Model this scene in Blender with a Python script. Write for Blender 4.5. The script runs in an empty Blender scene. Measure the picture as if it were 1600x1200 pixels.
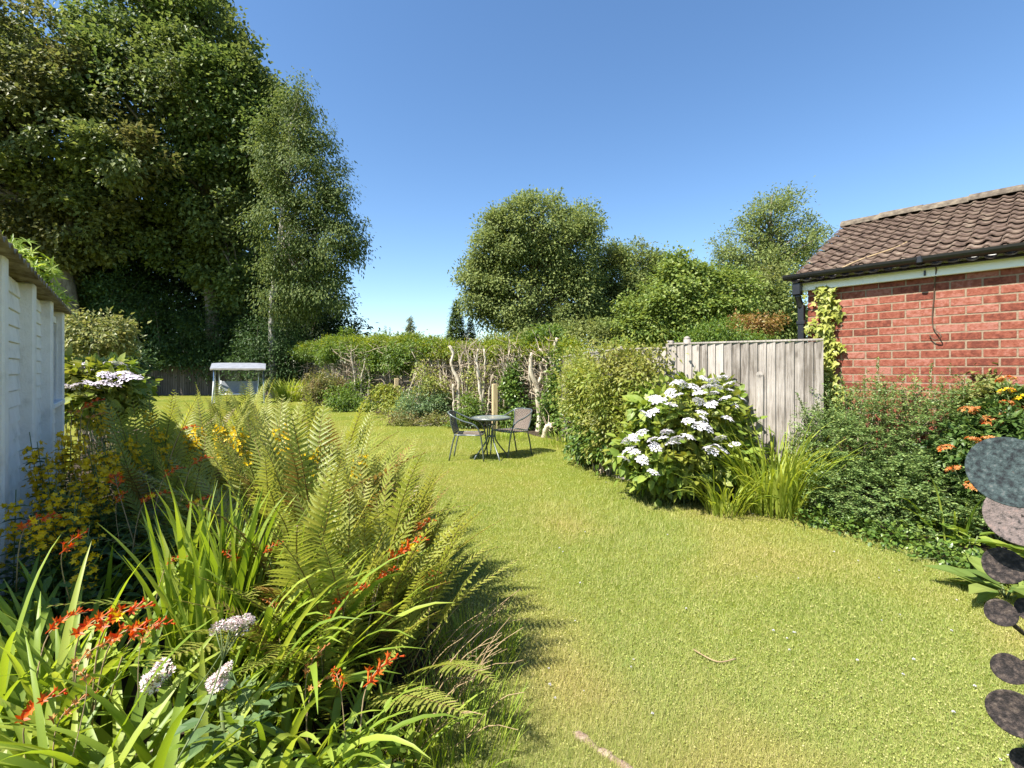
import bpy, math, random
import numpy as np
from mathutils import Vector, Matrix

# ------------------------------------------------------------------ camera, sky, sun, exposure
SC = bpy.context.scene
COL = SC.collection
F, HZ, EYE = 750.0, 577.0, 1.5          # focal length and horizon of the photograph in its own pixels, eye height in metres
cam_d = bpy.data.cameras.new('camera')
cam = bpy.data.objects.new('camera', cam_d); COL.objects.link(cam)
cam.location = (0, 0, EYE); cam.rotation_euler = (math.pi/2, 0, 0)
cam_d.sensor_width = 36.0; cam_d.lens = 36.0*F/1600.0
cam_d.shift_y = -(600.0-HZ)/1600.0
cam_d.clip_start = 0.05; cam_d.clip_end = 3000
SC.camera = cam

SUN_EL = math.radians(54)
SUN_DIR = Vector((-0.80, -0.60, 0)).normalized()*math.cos(SUN_EL) + Vector((0, 0, math.sin(SUN_EL)))
world = bpy.data.worlds.new('World'); SC.world = world; world.use_nodes = True
wn = world.node_tree.nodes; wl = world.node_tree.links
bg = wn['Background']
sky = wn.new('ShaderNodeTexSky'); sky.sky_type = 'NISHITA'; sky.sun_disc = False
sky.sun_elevation = SUN_EL; sky.sun_rotation = math.atan2(SUN_DIR.x, SUN_DIR.y)
sky.altitude = 0; sky.air_density = 1.0; sky.dust_density = 0.3; sky.ozone_density = 2.6
hsv = wn.new('ShaderNodeHueSaturation'); hsv.inputs['Saturation'].default_value = 1.13; hsv.inputs['Value'].default_value = 1.2
wl.new(sky.outputs[0], hsv.inputs['Color']); wl.new(hsv.outputs[0], bg.inputs[0]); bg.inputs[1].default_value = 0.072

sun_d = bpy.data.lights.new('sun', 'SUN'); sun_d.energy = 5.0; sun_d.angle = math.radians(0.53); sun_d.color = (1.0, 0.94, 0.84)
sun = bpy.data.objects.new('sun', sun_d); COL.objects.link(sun)
sun.rotation_euler = SUN_DIR.to_track_quat('Z', 'Y').to_euler(); sun.location = (-10, -10, 20)

vs = SC.view_settings
vs.view_transform = 'Standard'; vs.look = 'None'; vs.exposure = 1.42; vs.gamma = 1.0; vs.use_curve_mapping = False
SC.cycles.max_bounces = 8; SC.cycles.transparent_max_bounces = 8
SC.cycles.diffuse_bounces = 4

rng = np.random.default_rng(7)
random.seed(7)
PI = math.pi

def at(px, py, Y):
    return Vector(((px-800.0)/F*Y, Y, EYE-(py-HZ)/F*Y))
def ground_at(px, py):
    Y = EYE*F/(py-HZ)
    v = at(px, py, Y); v.z = 0
    return v

# ------------------------------------------------------------------ object helpers
def tag(o, label=None, cat=None, group=None, kind=None):
    if label: o['label'] = label
    if cat: o['category'] = cat
    if group: o['group'] = group
    if kind: o['kind'] = kind
    return o
def empty(name, loc=(0, 0, 0), rz=0.0, label=None, cat=None, group=None):
    o = bpy.data.objects.new(name, None); COL.objects.link(o)
    o.location = loc; o.rotation_euler = (0, 0, rz); o.empty_display_size = 0.1
    return tag(o, label, cat, group)
def children_of(o):
    return [c for c in COL.objects if c.parent == o]
def copy_tree(o, parent=None):
    c = o.copy(); COL.objects.link(c)
    if parent is not None: c.parent = parent
    for ch in children_of(o): copy_tree(ch, c)
    return c

class MB:
    """collects vertices and faces; build() links them as one mesh object"""
    def __init__(s):
        s.V = []; s.n = 0; s.F = []; s.M = []; s.S = []
    def add(s, verts, faces, mat=0, smooth=False):
        verts = np.asarray(verts, dtype=np.float32).reshape(-1, 3)
        faces = np.asarray(faces, dtype=np.int64)
        s.F.append(faces + s.n); s.M.append((mat, smooth)); s.V.append(verts); s.n += len(verts)
    def addf(s, verts, facelist, mat=0, smooth=False):
        d = {}
        for f in facelist: d.setdefault(len(f), []).append(f)
        base = s.n
        verts = np.asarray(verts, dtype=np.float32).reshape(-1, 3)
        s.V.append(verts); s.n += len(verts)
        for k, fl in d.items():
            s.F.append(np.asarray(fl, dtype=np.int64)+base); s.M.append((mat, smooth))
    def mesh(s, name, mats):
        me = bpy.data.meshes.new(name)
        V = np.concatenate(s.V) if s.V else np.zeros((0, 3), np.float32)
        me.vertices.add(len(V)); me.vertices.foreach_set('co', V.ravel())
        loops = np.concatenate([f.ravel() for f in s.F])
        starts = []; mi = []; sm = []; off = 0
        for f, (m, sh) in zip(s.F, s.M):
            k = f.shape[1]; c = len(f)
            starts.append(off+np.arange(c)*k); off += c*k
            mi.append(np.full(c, m)); sm.append(np.full(c, sh))
        starts = np.concatenate(starts); mi = np.concatenate(mi); sm = np.concatenate(sm)
        me.loops.add(len(loops)); me.loops.foreach_set('vertex_index', loops.astype(np.int32))
        me.polygons.add(len(starts)); me.polygons.foreach_set('loop_start', starts.astype(np.int32))
        me.polygons.foreach_set('material_index', mi.astype(np.int32))
        me.polygons.foreach_set('use_smooth', sm.astype(bool))
        for m in (mats if isinstance(mats, (list, tuple)) else [mats]): me.materials.append(m)
        me.update(calc_edges=True); me.validate()
        return me
    def build(s, name, mats, parent=None, loc=None):
        o = bpy.data.objects.new(name, s.mesh(name, mats)); COL.objects.link(o)
        if parent is not None: o.parent = parent
        if loc is not None: o.location = loc
        return o

def inst(name, mesh, parent=None, loc=(0, 0, 0), rot=(0, 0, 0), sc=1.0):
    o = bpy.data.objects.new(name, mesh); COL.objects.link(o)
    if parent is not None: o.parent = parent
    o.location = loc; o.rotation_euler = rot
    o.scale = (sc, sc, sc) if not hasattr(sc, '__len__') else sc
    return o

def box(mb, c, size, rz=0.0, mat=0, rx=0.0, bev=0.0, frame=None):
    """box centred on c; optional bevel along all edges (chamfer)"""
    hx, hy, hz = size[0]/2, size[1]/2, size[2]/2
    if bev <= 0:
        v = np.array([[sx*hx, sy*hy, sz*hz] for sx in (-1, 1) for sy in (-1, 1) for sz in (-1, 1)])
        f = [[0, 1, 3, 2], [4, 6, 7, 5], [0, 4, 5, 1], [2, 3, 7, 6], [0, 2, 6, 4], [1, 5, 7, 3]]
    else:
        b = min(bev, hx*.9, hy*.9, hz*.9)
        v = []
        for sx in (-1, 1):
            for sy in (-1, 1):
                for sz in (-1, 1):
                    v += [[sx*hx, sy*(hy-b), sz*(hz-b)], [sx*(hx-b), sy*hy, sz*(hz-b)], [sx*(hx-b), sy*(hy-b), sz*hz]]
        v = np.array(v)
        def I(sx, sy, sz, k): return ((sx*2+sy)*2+sz)*3+k
        f = []
        for s_ in (0, 1):
            q = [I(s_, 0, 0, 0), I(s_, 1, 0, 0), I(s_, 1, 1, 0), I(s_, 0, 1, 0)]; f.append(q if s_ else q[::-1])
            q = [I(0, s_, 0, 1), I(1, s_, 0, 1), I(1, s_, 1, 1), I(0, s_, 1, 1)]; f.append(q[::-1] if s_ else q)
            q = [I(0, 0, s_, 2), I(1, 0, s_, 2), I(1, 1, s_, 2), I(0, 1, s_, 2)]; f.append(q if s_ else q[::-1])
        for a in (0, 1):
            for c_ in (0, 1):
                q = [I(a, c_, 0, 0), I(a, c_, 0, 1), I(a, c_, 1, 1), I(a, c_, 1, 0)]; f.append(q if (a ^ c_) else q[::-1])
                q = [I(a, 0, c_, 0), I(a, 1, c_, 0), I(a, 1, c_, 2), I(a, 0, c_, 2)]; f.append(q if (a == c_) else q[::-1])
                q = [I(0, a, c_, 1), I(1, a, c_, 1), I(1, a, c_, 2), I(0, a, c_, 2)]; f.append(q if (a ^ c_) else q[::-1])
                for e in (0, 1):
                    q = [I(a, c_, e, 0), I(a, c_, e, 1), I(a, c_, e, 2)]; f.append(q if ((a+c_+e) % 2) else q[::-1])
    if frame is not None:
        v = v @ np.array(frame)        # rows = local axes
    else:
        if rx:
            cr, sr = math.cos(rx), math.sin(rx)
            v = np.stack([v[:, 0], v[:, 1]*cr-v[:, 2]*sr, v[:, 1]*sr+v[:, 2]*cr], 1)
        cz, sz_ = math.cos(rz), math.sin(rz)
        v = np.stack([v[:, 0]*cz-v[:, 1]*sz_, v[:, 0]*sz_+v[:, 1]*cz, v[:, 2]], 1)
    mb.addf(v+np.array(c), f, mat)

def tube(mb, pts, rad, sides=8, mat=0, caps=True, smooth=True, closed=False):
    P = np.asarray(pts, dtype=float); n = len(P)
    R = np.full(n, rad) if np.isscalar(rad) else np.asarray(rad, dtype=float)
    T = np.gradient(P, axis=0) if n > 2 else np.repeat([P[-1]-P[0]], n, 0)
    if closed:
        T = np.roll(P, -1, 0)-np.roll(P, 1, 0)
    T /= np.linalg.norm(T, axis=1)[:, None]+1e-9
    up = np.array([0, 0, 1.0]) if abs(T[0][2]) < .9 else np.array([1.0, 0, 0])
    A = np.cross(T[0], up); A /= np.linalg.norm(A)
    ang = np.arange(sides)*2*PI/sides
    V = np.empty((n, sides, 3))
    for i in range(n):
        A = A-T[i]*np.dot(A, T[i]); A /= np.linalg.norm(A)+1e-9
        B = np.cross(T[i], A)
        V[i] = P[i]+R[i]*(np.cos(ang)[:, None]*A+np.sin(ang)[:, None]*B)
    m = n if closed else n-1
    i0 = np.arange(m)[:, None]*sides; i1 = ((np.arange(m)+1) % n)[:, None]*sides
    j = np.arange(sides)[None]; j1 = (j+1) % sides
    f = np.stack([i0+j, i0+j1, i1+j1, i1+j], -1).reshape(-1, 4)
    base = mb.n
    mb.add(V.reshape(-1, 3), f, mat, smooth)
    if caps and not closed:
        mb.F.append(np.array([list(range(base, base+sides))[::-1]])); mb.M.append((mat, False))
        mb.F.append(np.array([list(range(base+(n-1)*sides, base+n*sides))])); mb.M.append((mat, False))

def spline(pts, n=12):
    """Catmull-Rom through pts"""
    P = [np.array(p, float) for p in pts]
    P = [2*P[0]-P[1]]+P+[2*P[-1]-P[-2]]
    out = []
    segs = len(P)-3
    for i in range(segs):
        k = max(2, n//segs)
        for t in np.linspace(0, 1, k, endpoint=False):
            a, b, c, d = P[i:i+4]
            out.append(.5*((2*b)+(-a+c)*t+(2*a-5*b+4*c-d)*t*t+(-a+3*b-3*c+d)*t**3))
    out.append(P[-2])
    return np.array(out)

def norm(a):
    return a/(np.linalg.norm(a, axis=-1, keepdims=True)+1e-9)
def rand_dir(n):
    return norm(rng.normal(size=(n, 3)))

def leaves(mb, P, D, U, L, W, fold=.18, droop=.0, shape=4, mat=0):
    """many leaves at once: base points P, directions D, up hints U, lengths and widths"""
    n = len(P); D = norm(D); S = norm(np.cross(D, U)); N = np.cross(S, D)
    L = np.broadcast_to(np.asarray(L, float), (n,))[:, None]; W = np.broadcast_to(np.asarray(W, float), (n,))[:, None]
    if shape == 4:
        m = P+D*L*.42+N*fold*W*.5
        v = np.stack([P, m+S*W*.5, P+D*L-N*L*droop, m-S*W*.5], 1)
        i = np.arange(n)[:, None]*4
        f = np.concatenate([i+np.array([[0, 1, 2]]), i+np.array([[0, 2, 3]])])
        mb.add(v.reshape(-1, 3), f, mat)
    else:
        a = P+D*L*.28+N*fold*W*.45-N*L*droop*.05; b = P+D*L*.66+N*fold*W*.38-N*L*droop*.4
        c1 = P+D*L*.45-N*L*droop*.18
        v = np.stack([P, a+S*W*.5, b+S*W*.40, P+D*L-N*L*droop, b-S*W*.40, a-S*W*.5, c1], 1)
        i = np.arange(n)[:, None]*7
        q = np.concatenate([i+np.array([[0, 1, 2, 6]]), i+np.array([[6, 2, 3, 4]]), i+np.array([[0, 6, 4, 5]])])
        mb.add(v.reshape(-1, 3), q, mat)

def blobs_px(lst, Y, dscale=1.0):
    """ellipsoids given as (centre x, centre y, half width, half height) seen at depth Y"""
    out = []
    for b in lst:
        px, py, rx, ry = b[:4]; y = b[4] if len(b) > 4 else Y
        c = at(px, py, y); s = y/F
        out.append((np.array(c), np.array([rx*s, (rx+ry)*.5*s*dscale, ry*s])))
    return out

def crown(mb, blobs, spacing, per, L, aspect=.6, spread=.5, flat=.75, droop=.25, inner=.35, shape=4, minz=0.02, mat=0, skip=.12, down=0.0):
    """leaf clumps over and inside ellipsoids; returns clump centres"""
    cents = []
    for c, r in blobs:
        area = 4*PI*((r[0]*r[1])**1.6/3+(r[0]*r[2])**1.6/3+(r[1]*r[2])**1.6/3)**(1/1.6)
        n = max(6, int(area/spacing**2))
        d = rand_dir(n)
        rad = np.where(rng.random(n) < inner, rng.uniform(.35, .8, n), rng.uniform(.8, 1.08, n))
        lobes = rand_dir(9); lump = .84+.30*np.max(np.exp(7*(d@lobes.T-1)), axis=1)+.05*np.sin(d[:, 1]*9+d[:, 2]*8)
        q = c+d*r*(rad*lump)[:, None]
        keep = rng.random(n) > skip
        q, d = q[keep], d[keep]
        cents.append(np.concatenate([q, d], 1))
    C = np.concatenate(cents); n = len(C)
    k = np.maximum(3, (per*rng.uniform(.5, 1.4, n)).astype(int))
    idx = np.repeat(np.arange(n), k); m = len(idx)
    off = rng.normal(size=(m, 3))*np.array([1, 1, flat])*spacing*spread
    P = C[idx, :3]+off
    O = C[idx, 3:]
    D = norm(O*.7+rand_dir(m)*.9+np.array([0, 0, -droop])+norm(off)*.5)
    U = norm(np.array([0, 0, .9])+O*.5+rand_dir(m)*.6)
    if down:
        D = norm(D*(1-down)+np.array([0, 0, -1.0])*down)
    ln = L*rng.uniform(.6, 1.25, m)
    ok = P[:, 2] > minz
    leaves(mb, P[ok], D[ok], U[ok], ln[ok], ln[ok]*aspect, shape=shape, droop=.12, mat=mat)
    return C[:, :3]

def limbs(mb, trunk, cents, count, r0, sides=5, low=.3):
    """branches from the trunk spline to some clump centres"""
    T = np.asarray(trunk); n = len(T)
    pick = rng.choice(len(cents), min(count, len(cents)), replace=False)
    for p in pick:
        e = cents[p]
        zt = T[:, 2]
        tz = min(max(e[2]-np.linalg.norm(e[:2]-T[-1][:2])*rng.uniform(.5, 1.0), zt[0]+(zt[-1]-zt[0])*low), zt[-1])
        i = int(np.argmin(abs(zt-tz))); s = T[i]
        mid = s*.45+e*.55+np.array([0, 0, .06*np.linalg.norm(e-s)])+rng.normal(size=3)*.05*np.linalg.norm(e-s)
        q = spline([s, mid, e], 8)
        tube(mb, q, np.linspace(r0, r0*.2, len(q)), sides, caps=False)

def twigs(mb, starts, ends, r, wob=.12, sides=3, seg=5, mat=0):
    for s, e in zip(starts, ends):
        s = np.asarray(s); e = np.asarray(e); l = np.linalg.norm(e-s)
        pts = [s]
        for t in np.linspace(0, 1, seg)[1:-1]:
            pts.append(s*(1-t)+e*t+rng.normal(size=3)*wob*l*.5)
        pts.append(e)
        tube(mb, pts, np.linspace(r, r*.45, len(pts)), sides, mat, caps=False, smooth=False)

def blade(mb, base, az, L, W, a0, a1, seg=8, curve=1.4, twist=0.0, mat=0, fold=.25):
    """strap leaf: leans from a0 to a1 (radians from vertical) along its length"""
    s = np.linspace(0, 1, seg+1)
    ang = a0+(a1-a0)*s**curve
    ds = L/seg
    h = np.concatenate([[0], np.cumsum(np.sin(ang[:-1])*ds)]); z = np.concatenate([[0], np.cumsum(np.cos(ang[:-1])*ds)])
    dirh = np.array([math.cos(az), math.sin(az), 0]); side = np.array([-math.sin(az), math.cos(az), 0])
    c = np.asarray(base)+h[:, None]*dirh+z[:, None]*np.array([0, 0, 1.0])
    w = W*np.minimum(1, .55+s*2)*np.clip(1-s**3.2, 0, 1)*.5+.0004
    nrm = np.cos(ang)[:, None]*(-dirh)+np.sin(ang)[:, None]*np.array([0, 0, 1.0])
    tw = twist*s
    sd = np.cos(tw)[:, None]*side+np.sin(tw)[:, None]*nrm
    l = c+sd*w[:, None]+nrm*(w*fold)[:, None]; r = c-sd*w[:, None]+nrm*(w*fold)[:, None]
    V = np.stack([l, c, r], 1).reshape(-1, 3)
    i = np.arange(seg)[:, None]*3
    f = np.concatenate([i+np.array([[0, 1, 4, 3]]), i+np.array([[1, 2, 5, 4]])])
    mb.add(V, f, mat, True)

# ------------------------------------------------------------------ materials
def new_mat(name):
    m = bpy.data.materials.new(name); m.use_nodes = True
    nt = m.node_tree; nt.nodes.clear()
    return m, nt, nt.nodes, nt.links
def ramp(nodes, cols, pos=None):
    r = nodes.new('ShaderNodeValToRGB'); e = r.color_ramp.elements
    pos = pos or [i/(len(cols)-1) for i in range(len(cols))]
    e[0].position = pos[0]; e[0].color = (*cols[0], 1); e[1].position = pos[-1]; e[1].color = (*cols[-1], 1)
    for p, c in zip(pos[1:-1], cols[1:-1]):
        x = e.new(p); x.color = (*c, 1)
    return r
def noise(nodes, links, coord, scale, detail=3, rough=.55, vec_scale=None):
    n = nodes.new('ShaderNodeTexNoise'); n.inputs['Scale'].default_value = scale; n.inputs['Detail'].default_value = detail; n.inputs['Roughness'].default_value = rough
    if vec_scale:
        mp = nodes.new('ShaderNodeMapping'); mp.inputs['Scale'].default_value = vec_scale
        links.new(coord, mp.inputs[0]); links.new(mp.outputs[0], n.inputs['Vector'])
    else:
        links.new(coord, n.inputs['Vector'])
    return n
def leaf_mat(name, cols, trans=.35, tcol=None, rough=.45, spec=.35, patch=None, patch_scale=.5, objvar=False, pr=(.45, .62)):
    """leaf: each leaf takes its own tint; patch = a second set of tints in clumps"""
    m, nt, N, L = new_mat(name)
    geo = N.new('ShaderNodeNewGeometry'); r = ramp(N, cols)
    val = geo.outputs['Random Per Island']
    if objvar:
        oi = N.new('ShaderNodeObjectInfo'); mx = N.new('ShaderNodeMath'); mx.operation = 'MULTIPLY_ADD'
        L.new(oi.outputs['Random'], mx.inputs[0]); mx.inputs[1].default_value = .6
        mm = N.new('ShaderNodeMath'); mm.operation = 'MULTIPLY'; L.new(val, mm.inputs[0]); mm.inputs[1].default_value = .4
        L.new(mm.outputs[0], mx.inputs[2]); val = mx.outputs[0]
    L.new(val, r.inputs[0]); col = r.outputs[0]
    if patch:
        tc = N.new('ShaderNodeTexCoord'); n = noise(N, L, tc.outputs['Object'], patch_scale, 2)
        cr = ramp(N, [(0, 0, 0), (1, 1, 1)], pr); L.new(n.outputs['Fac'], cr.inputs[0])
        r2 = ramp(N, patch); L.new(val, r2.inputs[0])
        mix = N.new('ShaderNodeMix'); mix.data_type = 'RGBA'
        L.new(cr.outputs[0], mix.inputs[0]); L.new(col, mix.inputs[6]); L.new(r2.outputs[0], mix.inputs[7]); col = mix.outputs[2]
    p = N.new('ShaderNodeBsdfPrincipled'); p.inputs['Roughness'].default_value = rough; p.inputs['Specular IOR Level'].default_value = spec
    L.new(col, p.inputs['Base Color'])
    t = N.new('ShaderNodeBsdfTranslucent')
    hs = N.new('ShaderNodeHueSaturation'); hs.inputs['Hue'].default_value = .485; hs.inputs['Saturation'].default_value = 1.1; hs.inputs['Value'].default_value = 1.5
    L.new(col, hs.inputs['Color']); L.new(hs.outputs[0], t.inputs[0])
    ms = N.new('ShaderNodeMixShader'); ms.inputs[0].default_value = trans
    L.new(p.outputs[0], ms.inputs[1]); L.new(t.outputs[0], ms.inputs[2])
    o = N.new('ShaderNodeOutputMaterial'); L.new(ms.outputs[0], o.inputs[0])
    return m
def plain(name, cols, rough=.6, scale=20, vec_scale=None, bump=.0, spec=.4, metal=0.0, island=False, detail=4, pos=None, bscale=None):
    """noise-mottled surface"""
    m, nt, N, L = new_mat(name)
    tc = N.new('ShaderNodeTexCoord'); n = noise(N, L, tc.outputs['Object'], scale, detail, .6, vec_scale)
    r = ramp(N, cols, pos or [.3+.4*i/(len(cols)-1) for i in range(len(cols))])
    fac = n.outputs['Fac']
    if island:
        geo = N.new('ShaderNodeNewGeometry'); mm = N.new('ShaderNodeMath'); mm.operation = 'MULTIPLY_ADD'
        L.new(geo.outputs['Random Per Island'], mm.inputs[0]); mm.inputs[1].default_value = .34; mm.inputs[2].default_value = -.17
        ad = N.new('ShaderNodeMath'); L.new(fac, ad.inputs[0]); L.new(mm.outputs[0], ad.inputs[1]); fac = ad.outputs[0]
    L.new(fac, r.inputs[0])
    p = N.new('ShaderNodeBsdfPrincipled'); p.inputs['Roughness'].default_value = rough; p.inputs['Specular IOR Level'].default_value = spec; p.inputs['Metallic'].default_value = metal
    L.new(r.outputs[0], p.inputs['Base Color'])
    if bump:
        nb = noise(N, L, tc.outputs['Object'], bscale or scale*2, 5, .65, vec_scale)
        b = N.new('ShaderNodeBump'); b.inputs['Strength'].default_value = bump; b.inputs['Distance'].default_value = .02
        L.new(nb.outputs['Fac'], b.inputs['Height']); L.new(b.outputs[0], p.inputs['Normal'])
    o = N.new('ShaderNodeOutputMaterial'); L.new(p.outputs[0], o.inputs[0])
    return m

M = {}
M['syc'] = leaf_mat('sycamore leaves', [(.065, .095, .027), (.115, .15, .042), (.19, .22, .065)], .35, rough=.5, spec=.25, patch=[(.10, .11, .035), (.17, .16, .055)], patch_scale=.22)
M['syc2'] = leaf_mat('maple leaves', [(.06, .10, .027), (.11, .16, .042), (.185, .235, .065)], .35, rough=.5, spec=.25, patch=[(.08, .11, .03), (.14, .17, .05)], patch_scale=.25)
M['birch'] = leaf_mat('birch leaves', [(.06, .095, .028), (.105, .145, .042), (.17, .205, .062)], .35, rough=.55, spec=.15)
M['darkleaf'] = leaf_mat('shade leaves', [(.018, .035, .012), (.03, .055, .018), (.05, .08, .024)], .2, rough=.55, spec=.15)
M['laurel'] = leaf_mat('laurel leaves', [(.025, .055, .018), (.045, .085, .025), (.08, .13, .035)], .2, rough=.5, spec=.2)
M['ash'] = leaf_mat('ash leaves', [(.11, .155, .05), (.175, .22, .068), (.26, .30, .10)], .35, rough=.55, spec=.2)
M['mid'] = leaf_mat('bush leaves', [(.10, .15, .045), (.16, .21, .06), (.235, .28, .085)], .36, spec=.2, patch=[(.14, .165, .05), (.22, .235, .075)], patch_scale=.3)
M['bright'] = leaf_mat('bright tree leaves', [(.11, .17, .04), (.17, .23, .05), (.24, .29, .075)], .35, spec=.25)
M['conifer'] = leaf_mat('conifer sprays', [(.06, .11, .035), (.10, .155, .045), (.15, .20, .06)], .2, rough=.6)
M['spruce'] = leaf_mat('spruce sprays', [(.13, .16, .085), (.19, .22, .11), (.26, .28, .14)], .2, rough=.6)
M['orange_leaf'] = leaf_mat('orange maple leaves', [(.16, .15, .03), (.24, .15, .045), (.3, .17, .06)], .35)
M['yellowgreen'] = leaf_mat('yellow green hedge leaves', [(.10, .16, .02), (.17, .22, .025), (.25, .27, .03)], .4)
M['hedge_green'] = leaf_mat('hedge leaves', [(.06, .12, .02), (.11, .18, .03), (.17, .23, .035)], .38)
M['ivy'] = leaf_mat('ivy leaves', [(.05, .10, .02), (.10, .17, .03), (.17, .23, .045)], .25, rough=.35)
M['ivy_yellow'] = leaf_mat('yellow ivy leaves', [(.16, .20, .03), (.27, .30, .05), (.36, .36, .09)], .3)
M['variegated'] = leaf_mat('variegated leaves', [(.12, .15, .035), (.20, .22, .06), (.31, .30, .11)], .3)
M['euonymus'] = leaf_mat('golden leaves', [(.13, .18, .03), (.22, .26, .04), (.32, .32, .07)], .3)
M['bluegreen'] = leaf_mat('blue green leaves', [(.07, .13, .05), (.115, .18, .07), (.17, .235, .085)], .3)
M['olive'] = leaf_mat('olive shrub leaves', [(.10, .13, .03), (.16, .18, .04), (.22, .21, .06)], .35, patch=[(.18, .15, .06), (.24, .18, .08)], patch_scale=2.5)
M['honey'] = leaf_mat('climber leaves', [(.13, .19, .03), (.22, .27, .045), (.31, .33, .07)], .38, patch=[(.19, .22, .045), (.30, .29, .08)], patch_scale=1.6)
M['cotoneaster'] = leaf_mat('small shrub leaves', [(.095, .165, .05), (.16, .24, .075), (.25, .32, .10)], .25, rough=.4, spec=.4)
M['hydleaf'] = leaf_mat('hydrangea leaves', [(.10, .17, .025), (.17, .25, .04), (.27, .33, .06)], .33, patch=[(.15, .20, .03), (.25, .25, .045)], patch_scale=1.2)
M['daylily'] = leaf_mat('day lily leaves', [(.20, .27, .035), (.29, .36, .05), (.40, .44, .09)], .42)
M['strap'] = leaf_mat('strap leaves', [(.15, .23, .028), (.23, .32, .042), (.34, .40, .07)], .42)
M['fern'] = leaf_mat('fern fronds', [(.19, .235, .045), (.27, .30, .06), (.35, .355, .085)], .42, objvar=True)
M['fern_old'] = leaf_mat('rusty fern fronds', [(.17, .17, .04), (.22, .16, .045), (.25, .135, .04)], .3, objvar=True)
M['rachis'] = plain('fern stalk', [(.10, .06, .02), (.17, .11, .035)], .6, 30)
M['shadeflower_leaf'] = leaf_mat('loosestrife leaves', [(.04, .085, .02), (.07, .125, .028), (.11, .17, .035)], .3)
M['yellow'] = leaf_mat('yellow petals', [(.62, .42, .008), (.75, .53, .012)], .3)
M['redorange'] = leaf_mat('orange red petals', [(.46, .06, .010), (.56, .10, .014), (.62, .18, .02)], .35)
M['dullorange'] = leaf_mat('fading orange petals', [(.38, .14, .04), (.5, .22, .07), (.55, .30, .08)], .3)
M['white'] = leaf_mat('white petals', [(.50, .47, .54), (.64, .62, .66), (.72, .71, .72)], .2)
M['lilac'] = leaf_mat('lilac white petals', [(.55, .50, .62), (.68, .62, .70), (.74, .66, .70)], .25)
M['sedumfl'] = leaf_mat('purple white petals', [(.24, .09, .13), (.55, .42, .43), (.72, .66, .62), (.78, .74, .68)], .2)
M['stem'] = plain('green stem', [(.07, .10, .03), (.12, .15, .05)], .6, 40)
M['drystem'] = plain('dry stem', [(.22, .15, .08), (.36, .27, .15)], .8, 30)
M['bark'] = plain('grey bark', [(.09, .075, .055), (.18, .155, .12), (.27, .24, .19)], .9, 6, (1, 1, .35), .6)
M['birchbark'] = plain('pale bark', [(.12, .10, .08), (.36, .34, .30), (.48, .46, .41)], .8, 5, (1, 1, 1.6), .4)
M['deadwood'] = plain('bare pale wood', [(.28, .22, .15), (.47, .41, .31), (.62, .56, .46)], .8, 9, (1, 1, .25), .5)
M['twig'] = plain('brown twigs', [(.20, .15, .10), (.33, .26, .185), (.46, .38, .28)], .9, 14, None, 0, island=True)
def board_mat(name, cols, knot):
    """weathered board: grain along z, tone per board, dark knots, dirt towards nothing in particular"""
    m, nt, N, L = new_mat(name)
    tc = N.new('ShaderNodeTexCoord'); geo = N.new('ShaderNodeNewGeometry')
    g = noise(N, L, tc.outputs['Object'], 6, 6, .7, (11, 11, .5)); big = noise(N, L, tc.outputs['Object'], 2.2, 3, .6)
    a = N.new('ShaderNodeMath'); a.operation = 'MULTIPLY_ADD'; L.new(geo.outputs['Random Per Island'], a.inputs[0]); a.inputs[1].default_value = .30; a.inputs[2].default_value = -.15
    b = N.new('ShaderNodeMath'); L.new(g.outputs['Fac'], b.inputs[0]); L.new(a.outputs[0], b.inputs[1])
    c = N.new('ShaderNodeMath'); c.operation = 'MULTIPLY_ADD'; L.new(big.outputs['Fac'], c.inputs[0]); c.inputs[1].default_value = .5; L.new(b.outputs[0], c.inputs[2])
    d = N.new('ShaderNodeMath'); d.operation = 'SUBTRACT'; L.new(c.outputs[0], d.inputs[0]); d.inputs[1].default_value = .25
    r = ramp(N, cols, [.3+.4*i/(len(cols)-1) for i in range(len(cols))]); L.new(d.outputs[0], r.inputs[0])
    mp = N.new('ShaderNodeMapping'); mp.inputs['Scale'].default_value = (9, 9, 3.2); L.new(tc.outputs['Object'], mp.inputs[0])
    v = N.new('ShaderNodeTexVoronoi'); v.inputs['Scale'].default_value = 1.0; L.new(mp.outputs[0], v.inputs['Vector'])
    kr = ramp(N, [(1, 1, 1), (1, 1, 1), (0, 0, 0)], [0, .07, .17]); L.new(v.outputs['Distance'], kr.inputs[0])
    km = N.new('ShaderNodeMath'); km.operation = 'MULTIPLY'; km.inputs[1].default_value = .75; L.new(kr.outputs[0], km.inputs[0])
    mx = N.new('ShaderNodeMix'); mx.data_type = 'RGBA'; L.new(km.outputs[0], mx.inputs[0]); L.new(r.outputs[0], mx.inputs[6]); mx.inputs[7].default_value = (*knot, 1)
    p = N.new('ShaderNodeBsdfPrincipled'); p.inputs['Roughness'].default_value = .9; p.inputs['Specular IOR Level'].default_value = .15
    L.new(mx.outputs[2], p.inputs['Base Color'])
    bp = N.new('ShaderNodeBump'); bp.inputs['Strength'].default_value = .7; bp.inputs['Distance'].default_value = .02
    L.new(g.outputs['Fac'], bp.inputs['Height']); L.new(bp.outputs[0], p.inputs['Normal'])
    o = N.new('ShaderNodeOutputMaterial'); L.new(p.outputs[0], o.inputs[0])
    return m
M['fence'] = board_mat('weathered boards', [(.14, .12, .10), (.26, .232, .205), (.35, .315, .28), (.44, .40, .36)], (.10, .085, .07))
M['fence_dark'] = plain('dark old boards', [(.05, .042, .035), (.085, .07, .058), (.12, .10, .085)], .9, 7, (9, 9, .55), .3, island=True)
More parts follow.
